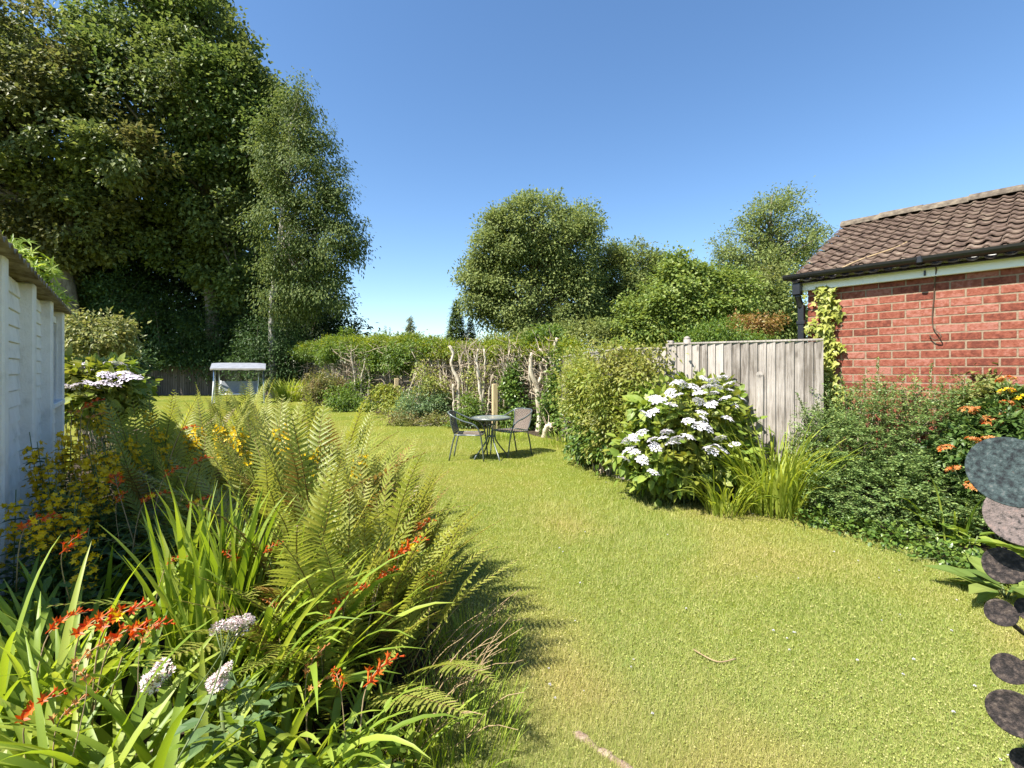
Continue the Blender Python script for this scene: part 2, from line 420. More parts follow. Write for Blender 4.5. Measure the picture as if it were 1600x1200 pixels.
M['post'] = plain('treated timber', [(.34, .25, .13), (.48, .37, .21), (.56, .45, .27)], .8, 7, (9, 9, .6), .3)
M['soil'] = plain('dark soil', [(.022, .017, .012), (.05, .038, .026), (.085, .065, .045)], 1.0, 9, None, .8, .1)

# ------------------------------------------------------------------ ground
def bed_edge_left(y):
    """x of the left bed's lawn edge at distance y"""
    return float(np.interp(y, [0.0, 1.5, 2.6, 3.9, 6.5, 9.5, 14, 24, 40], [-.30, -.30, -.22, -.85, -2.9, -5.2, -9.5, -14.0, -22]))
def bed_edge_right(y):
    return float(np.interp(y, [0.0, 1.9, 2.9, 3.6, 4.3, 4.9, 5.5, 6.1, 7.2, 8.5, 10, 12, 15, 20, 24, 40], [3.1, 3.05, 2.95, 2.95, 2.95, 2.6, 2.0, 1.55, 1.15, .95, .5, -.6, -4.0, -8.0, -11.4, -20]))
def lawn_material():
    m, nt, N, L = new_mat('lawn turf')
    tc = N.new('ShaderNodeTexCoord')
    n1 = noise(N, L, tc.outputs['Object'], .55, 4, .6); n2 = noise(N, L, tc.outputs['Object'], 60, 5, .7)
    r = ramp(N, [(.12, .165, .02), (.18, .215, .025), (.24, .24, .04), (.29, .24, .08)], [.3, .45, .62, .75])
    L.new(n1.outputs['Fac'], r.inputs[0])
    r2 = ramp(N, [(.45, .45, .45), (1.0, 1.0, 1.0)], [.3, .7]); L.new(n2.outputs['Fac'], r2.inputs[0])
    mx = N.new('ShaderNodeMix'); mx.data_type = 'RGBA'; mx.blend_type = 'MULTIPLY'; mx.inputs[0].default_value = 1
    L.new(r.outputs[0], mx.inputs[6]); L.new(r2.outputs[0], mx.inputs[7])
    p = N.new('ShaderNodeBsdfPrincipled'); p.inputs['Roughness'].default_value = .9; p.inputs['Specular IOR Level'].default_value = .1
    L.new(mx.outputs[2], p.inputs['Base Color'])
    b = N.new('ShaderNodeBump'); b.inputs['Strength'].default_value = .8; b.inputs['Distance'].default_value = .02
    L.new(n2.outputs['Fac'], b.inputs['Height']); L.new(b.outputs[0], p.inputs['Normal'])
    o = N.new('ShaderNodeOutputMaterial'); L.new(p.outputs[0], o.inputs[0])
    return m
M['lawn'] = lawn_material()
mb = MB()
mb.add([[-900, -200, 0], [900, -200, 0], [900, 1800, 0], [-900, 1800, 0]], [[0, 1, 2, 3]])
tag(mb.build('ground', M['lawn']), kind='structure')
def soil_sheet(name, ys, fa, fb):
    mb = MB(); V = []
    for y in ys: V += [[fa(y), y, .006], [fb(y), y, .006]]
    i = np.arange(len(ys)-1)[:, None]*2
    mb.add(V, i+np.array([[0, 1, 3, 2]])); tag(mb.build(name, M['soil']), kind='structure')
ys = np.linspace(.4, 12, 80)
soil_sheet('left_flower_bed_soil', ys, lambda y: min(bed_edge_left(y)-.3, max(-5.5-.5*y, bed_edge_left(y)-3.2)), lambda y: bed_edge_left(y)-.12+.05*math.sin(y*9))
soil_sheet('right_flower_bed_soil', np.linspace(1.9, 26, 120), lambda y: bed_edge_right(y)+.50+.05*math.sin(y*8), lambda y: float(np.interp(y, [0, 6, 12, 26], [6.5, 3.0, 1.8, -9.5])))

# grass blades of the mown lawn: density falls with distance
def grass():
    P = []
    n_try = 1500000
    # uniform in angle, distance weighted so that far lawn keeps fewer, larger blades
    u = rng.random(n_try)
    y0, y1 = 1.5, 26.0
    Y = 1/(1/y0-u*(1/y0-1/y1))
    X = rng.uniform(-1.15, 1.15, n_try)*Y
    el = np.interp(Y, [0.0, 1.5, 2.6, 3.9, 6.5, 9.5, 14, 24, 40], [-.30, -.30, -.22, -.85, -2.9, -5.2, -9.5, -14.0, -22])
    er = np.interp(Y, [0.0, 1.9, 2.9, 3.6, 4.3, 4.9, 5.5, 6.1, 7.2, 8.5, 10, 12, 15, 20, 24, 40], [3.1, 3.05, 2.95, 2.95, 2.95, 2.6, 2.0, 1.55, 1.15, .95, .5, -.6, -4.0, -8.0, -11.4, -20])
    w = rng.normal(0, .04, n_try)
    ok = (X > np.where(Y > 8.5, -.85*Y, el-.06+w)) & (X < er+.40+w)
    X, Y = X[ok], Y[ok]
    clump = .5+.25*np.sin(X*21+3*np.sin(Y*9))+.25*np.sin(Y*24+2*np.sin(X*11))
    keep = rng.random(len(X)) < .70+.25*clump
    X, Y = X[keep], Y[keep]
    n = len(X)
    s = np.clip(.55+Y*.17, .8, 3.4)
    patch = .75+.5*np.sin(X*1.3+Y*.7)*np.sin(Y*1.1-X*.4)
    h = rng.uniform(.012, .040, n)*np.clip(s, .8, 1.9)*np.clip(patch, .6, 1.3)
    wd = rng.uniform(.0012, .0030, n)*s
    az = rng.uniform(0, 2*PI, n); lean = rng.uniform(.25, 1.4, n)
    B = np.stack([X, Y, np.zeros(n)], 1)
    D = np.stack([np.cos(az)*np.sin(lean), np.sin(az)*np.sin(lean), np.cos(lean)], 1)
    az2 = az+rng.uniform(-.6, .6, n)+PI/2
    S = np.stack([np.cos(az2), np.sin(az2), np.zeros(n)], 1)
    V = np.stack([B-S*wd[:, None]*.5, B+S*wd[:, None]*.5, B+D*h[:, None]*1.25], 1)
    mb = MB(); mb.add(V.reshape(-1, 3), np.arange(n)[:, None]*3+np.array([[0, 1, 2]]))
    # clover and moss leaflets lying between the blades
    k = rng.random(n) < .05; m = int(k.sum()); a = rng.uniform(0, 2*PI, m)
    D2 = np.stack([np.cos(a), np.sin(a), rng.uniform(-.1, .5, m)], 1); L2 = rng.uniform(.006, .012, m)*s[k]
    P2 = B[k]+np.stack([rng.normal(0, .02, m), rng.normal(0, .02, m), rng.uniform(.006, .02, m)], 1)
    leaves(mb, P2, D2, np.array([0, 0, 1.0])+rand_dir(m)*.5, L2, L2*.8)
    return mb, n
M['grass'] = leaf_mat('grass blades', [(.16, .22, .045), (.245, .30, .066), (.33, .36, .095), (.46, .43, .19)], .3, rough=.55, spec=.25, patch=[(.27, .26, .07), (.40, .36, .11), (.50, .42, .20)], patch_scale=.62, pr=(.47, .66))
gmb, ng = grass()
tag(gmb.build('grass', M['grass']), kind='stuff')
# long unmown tufts along the edge of the beds
def tufts(name, label, spots, n, L, mat, group=None):
    for i, (x, y, r) in enumerate(spots):
        mb = MB()
        for k in range(n):
            a = rng.uniform(0, 2*PI); q = r*math.sqrt(rng.random())
            blade(mb, (x+q*math.cos(a), y+q*math.sin(a), 0), rng.uniform(0, 2*PI), L*rng.uniform(.5, 1.2), rng.uniform(.003, .006), rng.uniform(0, .3), rng.uniform(.5, 1.5), 5)
        tag(mb.build(name, mat), label, 'grass', group)

# ------------------------------------------------------------------ brick garage
GC = np.array([3.48, 5.65]); GE = np.array([.643, -.766]); GN = np.array([.766, .643])   # corner, along the wall towards us, away from us
GL, GW, EAVE = 5.2, 3.8, 2.44
garage = empty('brick_garage', (GC[0]+GE[0]*GL/2+GN[0]*GW/2, GC[1]+GE[1]*GL/2+GN[1]*GW/2, 0), 0, 'red brick garage with brown tiled roof, beside the wooden fence', 'garage')
GO = np.array(garage.location)
def gp(t, w, z): return np.array([GC[0]+GE[0]*t+GN[0]*w, GC[1]+GE[1]*t+GN[1]*w, z])-GO
M['brick'] = plain('red brick', [(.12, .034, .022), (.19, .055, .034), (.23, .075, .048), (.29, .12, .09)], .85, 26, None, .35, .2, island=True, detail=8)
M['mortar'] = plain('sandy mortar', [(.20, .145, .10), (.29, .22, .155)], .95, 40, None, .4, .1)
M['tile'] = plain('brown roof tiles', [(.035, .025, .02), (.088, .060, .046), (.13, .092, .07), (.22, .175, .13)], .9, 11, None, .6, .15, detail=9)
M['ridge'] = plain('lichened ridge tiles', [(.06, .048, .038), (.11, .09, .07), (.19, .16, .12)], .95, 14, None, .6, .1, island=True)
M['black_plastic'] = plain('black plastic', [(.010, .010, .012), (.018, .018, .02)], .35, 8, None, 0, .5)
M['fascia'] = plain('white fascia paint', [(.72, .74, .70), (.80, .81, .78)], .5, 9)
M['cable'] = plain('brown cable', [(.06, .035, .02), (.09, .05, .03)], .6, 8)
frame_w = np.array([[GE[0], GE[1], 0], [GN[0], GN[1], 0], [0, 0, 1]])
def brick_wall(mb, length, height, place, axis_frame, seed):
    r = random.Random(seed)
    bl, bh, jt, cs = .216, .0715, .012, .0835
    rows = int(height/cs)+1
    for i in range(rows):
        z = height-.002-cs*i-bh/2
        if z < -.04: break
        t = -.02 if i % 2 == 0 else -.02+(bl+jt)/2
        segs = []
        if i % 2: segs.append((0.0, (bl-jt)/2-.004))
        x = 0.0 if i % 2 == 0 else (bl+jt)/2
        while x < length:
            e = min(x+bl, length)
            if e-x > .03: segs.append((x, e))
            x += bl+jt
        for a, b in segs:
            c = place((a+b)/2, r.uniform(-.0012, .0012), z)
            box(mb, c, (b-a+r.uniform(-.003, .003), .016, bh+r.uniform(-.002, .002)), bev=.004, mat=0, frame=axis_frame)
mb = MB()
box(mb, gp(GL/2, GW/2, EAVE/2), (GL-.012, GW-.012, EAVE), frame=frame_w, mat=1)
brick_wall(mb, GL, EAVE, lambda t, o, z: gp(t, .0105+o, z), frame_w, 3)
frame_s = np.array([[GN[0], GN[1], 0], [-GE[0], -GE[1], 0], [0, 0, 1]])
brick_wall(mb, GW, EAVE, lambda t, o, z: gp(.0105+o, t, z), frame_s, 4)
# gable triangle in brick-coloured courses
RISE, HALF = 1.06, GW/2+.15
for k in range(11):
    z = EAVE+.0+k*.0835; wd = GW*(1-(k+1)*.0835/1.02)
    if wd < .3: break
    n = int(wd/.252)
    for j in range(n):
        w = GW/2-n*.252/2+(j+.5)*.252
        box(mb, gp(.06, w, z+.045), (.2405, .11, .072), bev=.004, frame=frame_s)
    box(mb, gp(.06, GW/2, z+.042), (n*.252, .09, .0835), frame=frame_s, mat=1)
    box(mb, gp(GL-.06, GW/2, z+.042), (n*.252, .09, .0835), frame=frame_s, mat=1)
mb.build('wall', [M['brick'], M['mortar']], garage)
# roof: double-roll tiles, course by course
def roof_slope(mb, flip):
    run = math.hypot(HALF, RISE); rows = 14; th = run/rows
    tw = .25; cols = int((GL+.5)/tw)+1
    prof_u = np.linspace(0, 1, 13)
    def prof(u): return .021*np.maximum(0, np.sin(u*2*PI*2))**.8-.006*np.maximum(0, -np.sin(u*4*PI))
    for r_ in range(rows):
        for c_ in range(cols):
            t0 = -.17+c_*tw; jz = rng.normal(0, .0025); jt = rng.normal(0, .003); tl = rng.normal(0, .004)
            V = []
            for k, s in ((0, r_*th-.035), (1, (r_+1)*th+.03)):
                for u in prof_u:
                    h = prof(u)+jz+(.036 if k == 0 else .000)+tl*(u-.5)
                    w = -.13+s*(HALF-.02)/run; z = EAVE+.07+s*RISE/run+h
                    if flip: w = GW-w
                    V.append(gp(t0+u*tw+jt, w, z))
            for u in prof_u:       # front edge drops down
                h = prof(u)+jz+.022+tl*(u-.5)
                s = r_*th-.033; w = -.13+s*(HALF-.02)/run; z = EAVE+.07+s*RISE/run+h
                if flip: w = GW-w
                V.append(gp(t0+u*tw+jt, w, z))
            n = len(prof_u); f = []
            for i in range(n-1):
                f.append([i, i+1, n+i+1, n+i]); f.append([2*n+i, 2*n+i+1, i+1, i])
            mb.add(V, f, 0, False)
mb = MB(); roof_slope(mb, False); roof_slope(mb, True)
# underlay board so that no light leaks between tiles
for fl in (0, 1):
    w0, w1 = (-.14, GW/2) if not fl else (GW+.14, GW/2)
    mb.add([gp(-.12, w0, EAVE+.055), gp(GL+.25, w0, EAVE+.055), gp(GL+.25, w1, EAVE+.05+RISE), gp(-.12, w1, EAVE+.05+RISE)], [[0, 1, 2, 3]])
roof = mb.build('roof', M['tile'], garage)
mb = MB()
for k in range(13):
    t = -.17+k*.45; pts = []
    a = np.linspace(0, PI, 9); V = []
    for tt, sc in ((t, 1.0), (t+.455, .96)):
        for q in a:
            V.append(gp(tt, GW/2+math.cos(q)*.135*sc, EAVE+RISE+.055+math.sin(q)*.10*sc+.012*(k % 2)))
    f = [[i, i+1, 9+i+1, 9+i] for i in range(8)]
    mb.add(V, f, 0, True)
    mb.addf([gp(t, GW/2+math.cos(q)*.135, EAVE+RISE+.055+math.sin(q)*.10+.012*(k % 2)) for q in a], [list(range(9))])
ridge = mb.build('ridge', M['ridge'], roof)
mb = MB()
for wv in (-.035, GW+.035):
    box(mb, gp(GL/2-.02, wv, EAVE+.055), (GL+.24, .045, .15), frame=frame_w, bev=.004)
for tv in (-.10,):
    for sgn in (0, 1):
        a = gp(tv, -.1 if not sgn else GW+.1, EAVE+.02); b = gp(tv, GW/2, EAVE+RISE-.03)
        d = norm(b-a); box(mb, (a+b)/2, (np.linalg.norm(b-a), .05, .12), frame=np.array([d, [-GE[0], -GE[1], 0], np.cross(d, [-GE[0], -GE[1], 0])]))
mb.build('fascia', M['fascia'], garage)
mb = MB()
a = np.linspace(PI, 2*PI, 9)
V = []
for t in np.linspace(-.20, GL+.2, 9):
    for q in a: V.append(gp(t, -.155+math.cos(q)*.060, EAVE+.165+math.sin(q)*.062))
    for q in a[::-1]: V.append(gp(t, -.155+math.cos(q)*.054, EAVE+.165+math.sin(q)*.055))
f = []
for i in range(8):
    for j in range(17): f.append([i*18+j, i*18+j+1, (i+1)*18+j+1, (i+1)*18+j])
mb.add(V, f, 0, False)
mb.addf(V[:18], [list(range(18))])
for t in (1.05, 2.8):
    box(mb, gp(t, -.155, EAVE+.135), (.05, .126, .072), frame=frame_w, bev=.01)
    box(mb, gp(t+.02, -.06, EAVE+.02), (.015, .02, .05), frame=frame_w)
mb.build('gutter', M['black_plastic'], garage)
mb = MB()
box(mb, gp(-.075, -.10, EAVE-.0), (.085, .09, .14), frame=frame_w, bev=.008)
tube(mb, spline([gp(-.075, -.10, EAVE-.06), gp(-.07, -.06, EAVE-.14), gp(-.06, -.03, EAVE-.22)], 6), .036, 8)
box(mb, gp(-.055, -.03, (EAVE-.2)/2+.02), (.066, .066, EAVE-.2), frame=frame_w, bev=.006)
for z in (.5, 1.4, 2.05): box(mb, gp(-.055, -.03, z), (.09, .08, .045), frame=frame_w, bev=.005)
mb.build('downpipe', M['black_plastic'], garage)
mb = MB()
def on_wall(px, py, off=-.012):
    k = (px-800)/F
    t = (k*GC[1]-GC[0])/(GE[0]-k*GE[1])
    y = GC[1]+GE[1]*t
    return gp(t, off, EYE-(py-HZ)/F*y)
tube(mb, spline([on_wall(1461, 412, -.07), on_wall(1465, 420, -.07), on_wall(1463.5, 432, -.05), on_wall(1461, 445), on_wall(1459, 470), on_wall(1457, 495), on_wall(1458.5, 511), on_wall(1465, 518, -.03), on_wall(1471.5, 524, -.05), on_wall(1471, 528, -.05), on_wall(1463, 531, -.03), on_wall(1456, 528, -.02), on_wall(1453, 523.5, -.02)], 40), .0055, 6)
mb.build('cable', M['cable'], garage)
mb = MB()
roof_stem = [gp(.33, -.10, EAVE+.16), gp(.42, .05, EAVE+.24), gp(.5, .3, EAVE+.33), gp(.72, .5, EAVE+.43), gp(.8, .8, EAVE+.55)]
tube(mb, spline(roof_stem, 16)+GO, .011, 5)
tag(mb.build('dead_stem', M['drystem']), 'dry curling climber stem lying on the tiled roof above the gutter', 'stem')

# ------------------------------------------------------------------ fences
def panel(name_label, p0, p1, h, mat, board=.1, post=True, sink=0.0, group=None, cap=True, cat='fence', posttop=0.04):
    p0 = np.array(p0); p1 = np.array(p1); L_ = np.linalg.norm(p1-p0); e = (p1-p0)/L_
    root = empty('fence_panel', (p0[0], p0[1], 0), math.atan2(e[1], e[0]), name_label, cat, group)
    mb = MB(); n = max(2, int(round(L_/board))); bw = L_/n
    for i in range(n):
        hh = h-.02+rng.uniform(-.004, .004); j = rng.uniform(-.002, .002)
        # feather-edged: thick on one side, overlapping the next
        x0, x1 = i*bw+.001, (i+1)*bw+.010
        y0, y1 = -.002+j, -.030+j
        v = [[x0, -.003, sink], [x0, y0-.006, sink], [x1, y1, sink], [x1, y1+.016, sink]]
        w = [[a, b, hh] for a, b, _ in v]
        mb.add(v+w, [[0, 1, 5, 4], [1, 2, 6, 5], [2, 3, 7, 6], [3, 0, 4, 7], [4, 5, 6, 7]])
    mb.build('boards', mat, root)
    mb = MB()
    if cap: box(mb, (L_/2, -.008, h-.004), (L_+.02, .052, .022), bev=.003)
    for z in (.35, h*.55, h-.15): box(mb, (L_/2, .024, z), (L_, .045, .075))
    mb.build('rail', mat, root)
    if post:
        mb = MB(); box(mb, (.0, .055, (h+posttop)/2), (.09, .09, h+posttop), bev=.012); mb.build('post', mat, root)
    return root
fence_a = panel('pale grey boarded fence panel joining the brick garage behind the white hydrangea', (2.016, 6.17), (3.395, 5.25), 1.829, M['fence'], .092)
# round-topped repair board nailed to its face
mb = MB(); box(mb, (1.05, -.04, .72), (.075, .02, 1.44), bev=.003)
tube(mb, [(1.05, -.05, 1.44), (1.05, -.03, 1.44)], .0375, 14)
mb.build('repair_board', M['fence'], fence_a)
mb = MB(); tube(mb, [(.21, .07, 0), (.21, .07, 1.88)], .045, 10); tube(mb, [(.21, .07, 1.88), (.21, .07, 1.905), (.21, .07, 1.92)], [.045, .036, .012], 10)
mb.build('post', M['fence'], fence_a)
line = [(1.99, 6.2), (1.46, 6.6), (1.30, 8.2), (1.18, 9.9), (1.06, 11.5), (.95, 13.0)]
for i, (a, b) in enumerate(zip(line[:-1], line[1:])):
    panel('grey fence panel half buried in climbers behind the leafy boundary shrub', b, a, 1.78, M['fence'], .1, group='fence panels behind the boundary hedge')
q0 = np.array([.9, 13.2]); q1 = np.array([-12.2, 27.4]); nseg = 10
for i in range(nseg):
    a = q0+(q1-q0)*i/nseg; b = q0+(q1-q0)*(i+1)/nseg
    if i == nseg-1:
        panel('bare pale fence panel at the far left end of the green hedge', b, a, 2.3, M['fence'], .13)
    else:
        panel('grey fence panel hidden behind the pruned boundary hedge', b, a, 1.8, M['fence'], .13, group='fence panels at the back of the pruned hedge')
# dark fence at the very back, behind the swing seat
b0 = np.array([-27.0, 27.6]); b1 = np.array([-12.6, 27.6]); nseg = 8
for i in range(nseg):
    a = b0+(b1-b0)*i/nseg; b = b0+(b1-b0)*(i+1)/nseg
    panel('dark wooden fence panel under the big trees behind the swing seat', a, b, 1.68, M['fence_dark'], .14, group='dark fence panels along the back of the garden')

def stake(px, py_top, Y, w, label):
    c = at(px, py_top, Y); mb = MB()
    box(mb, (0, 0, c.z/2), (w, w, c.z), rz=.35, bev=.006)
    o = mb.build('wooden_post', M['post'], None, (c.x, c.y, 0)); tag(o, label, 'post')
stake(773, 600, 12.0, .125, 'sawn square timber post just behind the garden table')
stake(619.5, 591, 16.5, .13, 'short tan post in the hedge beside golden shrub')
stake(534, 586, 20.5, .12, 'slim grey post among brown twigs at the far end of the hedge')

# ------------------------------------------------------------------ concrete shed on the left
SCN = np.array([-4.77, 5.1]); SW = np.array([.63, -.7766]); SN = np.array([.7766, .63])     # far corner, along the wall towards us, outwards over the lawn
SL, SH, SD = 3.95, 2.10, 3.2
shed = empty('concrete_shed', (SCN[0]+SW[0]*SL/2-SN[0]*SD/2, SCN[1]+SW[1]*SL/2-SN[1]*SD/2, 0), 0, 'white concrete panel shed with a corrugated roof on the left', 'shed')
SO = np.array(shed.location)
def sp(t, w, z): return np.array([SCN[0]+SW[0]*t+SN[0]*w, SCN[1]+SW[1]*t+SN[1]*w, z])-SO
frame_sh = np.array([[SW[0], SW[1], 0], [SN[0], SN[1], 0], [0, 0, 1]])
frame_sh = np.array([[SW[0], SW[1], 0], [-SN[0], -SN[1], 0], [0, 0, 1]])
M['shedwhite'] = plain('painted concrete', [(.62, .60, .55), (.80, .78, .73), (.86, .84, .80)], .85, 7, None, .35, .2, bscale=60, pos=[.25, .45, .7])
M['corrugated'] = plain('mossy corrugated sheet', [(.06, .045, .03), (.20, .165, .11), (.34, .30, .22)], .9, 9, None, .4, .1)
M['glass_dark'] = plain('dark window glass', [(.02, .022, .026), (.03, .033, .038)], .08, 4, None, 0, .6)
mb = MB()
# back volume (walls without the lap relief)
box(mb, sp(SL/2, -SD/2-.06, SH/2+.03), (SL-.06, SD-.06, SH+.06), frame=frame_sh)
mb.build('wall', M['shedwhite'], shed)
bays = [(0.0, 1.09), (1.09, 2.18), (2.18, 3.27), (3.27, 3.95)]
def lap_panel(t0, t1, z0, z1):
    """panel of overlapping horizontal boards cast in concrete"""
    mb = MB(); n = int(round((z1-z0)/.105)); hb = (z1-z0)/n
    for i in range(n):
        za = z0+i*hb; zb = za+hb
        c = .10
        prof = [(-.066, za), (-.046, za+.006), (-.056, zb), (-.12, zb), (-.12, za)]
        V = []
        for t, ins in ((t0, .0), (t0+c, 1.0), (t1-c, 1.0), (t1, 0.0)):
            for k, (w, z) in enumerate(prof):
                V.append(sp(t, (w if ins else (-.07 if k < 3 else w)), z))
        f = []
        for s_ in range(3):
            for k in range(5): f.append([s_*5+k, (s_+1)*5+k, (s_+1)*5+(k+1) % 5, s_*5+(k+1) % 5])
        mb.add(V, f)
    return mb
for i, (t0, t1) in enumerate(bays):
    if i == 0:
        lap_panel(t0+.06, t1-.06, .02, 1.15).build('wall_panel', M['shedwhite'], shed)
        mb = MB()
        for t in (t0+.10, t1-.10): box(mb, sp(t, -.075, 1.58), (.06, .07, .86), frame=frame_sh)
        box(mb, sp((t0+t1)/2, -.05, 1.165), (.98, .14, .045), frame=frame_sh, bev=.006)
        box(mb, sp((t0+t1)/2, -.075, 2.0), (.76, .07, .06), frame=frame_sh)
        wd = mb.build('window', M['shedwhite'], shed)
        mb = MB(); box(mb, sp((t0+t1)/2, -.078, 1.58), (.80, .012, .80), frame=frame_sh); mb.build('pane', M['glass_dark'], wd)
    else:
        lap_panel(t0+.06, t1-.06, .02, SH-.02).build('wall_panel', M['shedwhite'], shed)
for t in (0.045, 1.09, 2.18, 3.27, 3.90):
    mb = MB(); box(mb, sp(t, -.05, SH/2), (.13, .12, SH+.01), frame=frame_sh, bev=.010)
    mb.build('post', M['shedwhite'], shed)
mb = MB()
# corrugated roof rising away from the lawn
nt = 4*13*6; ts = np.linspace(-.03, SL+.18, nt); V = []
for w, z in ((.065, SH+.01), (-SD-.2, SH+.55)):
    for t in ts: V.append(sp(t, w, z+.018*math.sin(t/.146*2*PI)))
for w, z in ((.065, SH+.002), (-SD-.2, SH+.54)):
    for t in ts: V.append(sp(t, w, z+.018*math.sin(t/.146*2*PI)))
i = np.arange(nt-1)[:, None]
f = np.concatenate([i+np.array([[0, 1, nt+1, nt]]), i+np.array([[2*nt, 3*nt, 3*nt+1, 2*nt+1]]), i+np.array([[0, 2*nt, 2*nt+1, 1]])])
mb.add(V, f, 0, True)
mb.build('roof', M['corrugated'], shed)

# ------------------------------------------------------------------ bistro table and two chairs
M['steel'] = plain('grey green painted steel', [(.10, .12, .12), (.15, .17, .165)], .35, 30, None, 0, .5, .4)
M['weave'] = plain('brown synthetic weave', [(.10, .075, .06), (.17, .135, .11)], .7, 60)
def smokey_glass():
    m, nt_, N, L = new_mat('table glass')
    p = N.new('ShaderNodeBsdfPrincipled'); p.inputs['Base Color'].default_value = (.42, .47, .42, 1); p.inputs['Roughness'].default_value = .12
    p.inputs['Transmission Weight'].default_value = .45
    o = N.new('ShaderNodeOutputMaterial'); L.new(p.outputs[0], o.inputs[0]); return m
M['glass'] = smokey_glass()
tc_ = at(767.5, 655, 8.1)
TZ = .69
table = empty('bistro_table', (tc_.x, 8.1, 0), .5, 'round glass topped metal bistro table on the lawn between two chairs', 'table')
mb = MB(); tube(mb, [(0, 0, TZ-.006), (0, 0, TZ)], .30, 40); mb.build('tabletop', M['glass'], table)
mb = MB(); a = np.linspace(0, 2*PI, 40, endpoint=False)
for dz, rr in ((-.012, .318),):
    tube(mb, np.stack([np.cos(a)*rr, np.sin(a)*rr, np.full(40, TZ+dz)], 1), .020, 8, closed=True)
mb.build('rim', M['steel'], table)
for k in range(4):
    q = k*PI/2; c, s = math.cos(q), math.sin(q); mb = MB()
    pts = spline([(c*.25, s*.25, TZ-.02), (c*.10, s*.10, TZ-.05), (c*.075, s*.075, TZ-.12), (c*.07, s*.07, .40), (c*.085, s*.085, .31), (c*.17, s*.17, .19), (c*.285, s*.285, .055), (c*.31, s*.31, .0)], 28)
    tube(mb, pts, .0125, 8); mb.build('leg', M['steel'], table)
for z in (.57, .37):
    mb = MB(); tube(mb, np.stack([np.cos(a)*.072, np.sin(a)*.072, np.full(40, z)], 1), .009, 6, closed=True)
    tube(mb, [(-.075, 0, z), (.075, 0, z)], .008, 6); tube(mb, [(0, -.075, z), (0, .075, z)], .008, 6)
    mb.build('crossbar', M['steel'], table)

def make_chair(loc, rz, label):
    r = empty('bistro_chair', loc, rz, label, 'chair', 'bistro chairs at the garden table')
    for s in (-1, 1):
        mb = MB()
        tube(mb, spline([(s*.235, .28, 0), (s*.245, .255, .25), (s*.26, .225, .44), (s*.272, .17, .56), (s*.275, .08, .62), (s*.272, -.05, .655), (s*.262, -.20, .72), (s*.225, -.285, .765), (s*.15, -.325, .785), (0, -.34, .79)], 40), .0125, 8)
        mb.build('arm', M['steel'], r)
        mb = MB(); tube(mb, spline([(s*.20, -.30, 0), (s*.20, -.25, .25), (s*.195, -.205, .41), (s*.19, -.20, .43)], 10), .0125, 8); mb.build('leg', M['steel'], r)
    # seat: woven strips both ways inside a tube frame
    mb = MB()
    fr = [(-.235, .235, .43), (.235, .235, .43), (.235, .0, .425), (.195, -.21, .425), (-.195, -.21, .425), (-.235, 0, .425)]
    tube(mb, spline(fr+[fr[0]], 40), .011, 6)
    for i in range(17):
        y = -.20+i*.43/16; hw = .19+.042*min(1, (y+.2)/.2)
        V = []
        xs = np.linspace(-hw, hw, 15)
        for k, x in enumerate(xs):
            z = .432-.016*(1-(x/.24)**2)+.003*(1 if (k+i) % 2 else -1)
            V += [[x, y-.012, z], [x, y+.012, z]]
        k = np.arange(14)[:, None]*2; mb.add(V, k+np.array([[0, 1, 3, 2]]), 1)
    for j in range(16):
        x = -.215+j*.43/15; V = []
        yy = np.linspace(-.2, .23, 15)
        for k, y in enumerate(yy):
            z = .430-.016*(1-(x/.24)**2)+.003*(1 if (k+j) % 2 else -1); V += [[x-.011, y, z], [x+.011, y, z]]
        k = np.arange(14)[:, None]*2; mb.add(V, k+np.array([[0, 1, 3, 2]]), 1)
    mb.build('seat', [M['steel'], M['weave']], r)
    mb = MB()
    def bk(u, v):   # u across -1..1, v up 0..1
        hw = .195+.035*v; x = u*hw
        return (x, -.215-.115*v-.02*math.sin(v*PI)+.055*u*u*v+.0, .44+.345*v-.03*(abs(u)**3)*v)
    for i in range(14):
        v = (i+.5)/14; V = []
        for k, u in enumerate(np.linspace(-1, 1, 15)):
            p = bk(u, v-.028); q = bk(u, v+.028); o = .003*(1 if (k+i) % 2 else -1)
            V += [[p[0], p[1]+o, p[2]], [q[0], q[1]+o, q[2]]]
        k = np.arange(14)[:, None]*2; mb.add(V, k+np.array([[0, 1, 3, 2]]), 1)
    for j in range(15):
        u = -.97+j*1.94/14; V = []
        for k, v in enumerate(np.linspace(0, 1, 15)):
            p = bk(u-.05, v); q = bk(u+.05, v); o = .003*(1 if (k+j) % 2 else -1)
            V += [[p[0], p[1]-o, p[2]], [q[0], q[1]-o, q[2]]]
        k = np.arange(14)[:, None]*2; mb.add(V, k+np.array([[0, 1, 3, 2]]), 1)
    for s in (-1, 1):
        tube(mb, spline([bk(s*1.0, 0), bk(s*1.0, .5), bk(s*1.0, 1)], 8), .010, 6)
    mb.build('backrest', [M['steel'], M['weave']], r)
    return r
g1 = ground_at(734, 715)
make_chair((g1.x, 8.05, 0), -PI/2-.08, 'brown woven bistro chair left of the table, seen side-on facing right')
make_chair((at(799, 712, 8.35).x, 8.45, 0), PI/2+.72, 'brown woven bistro chair right of the table, its woven backrest facing us')

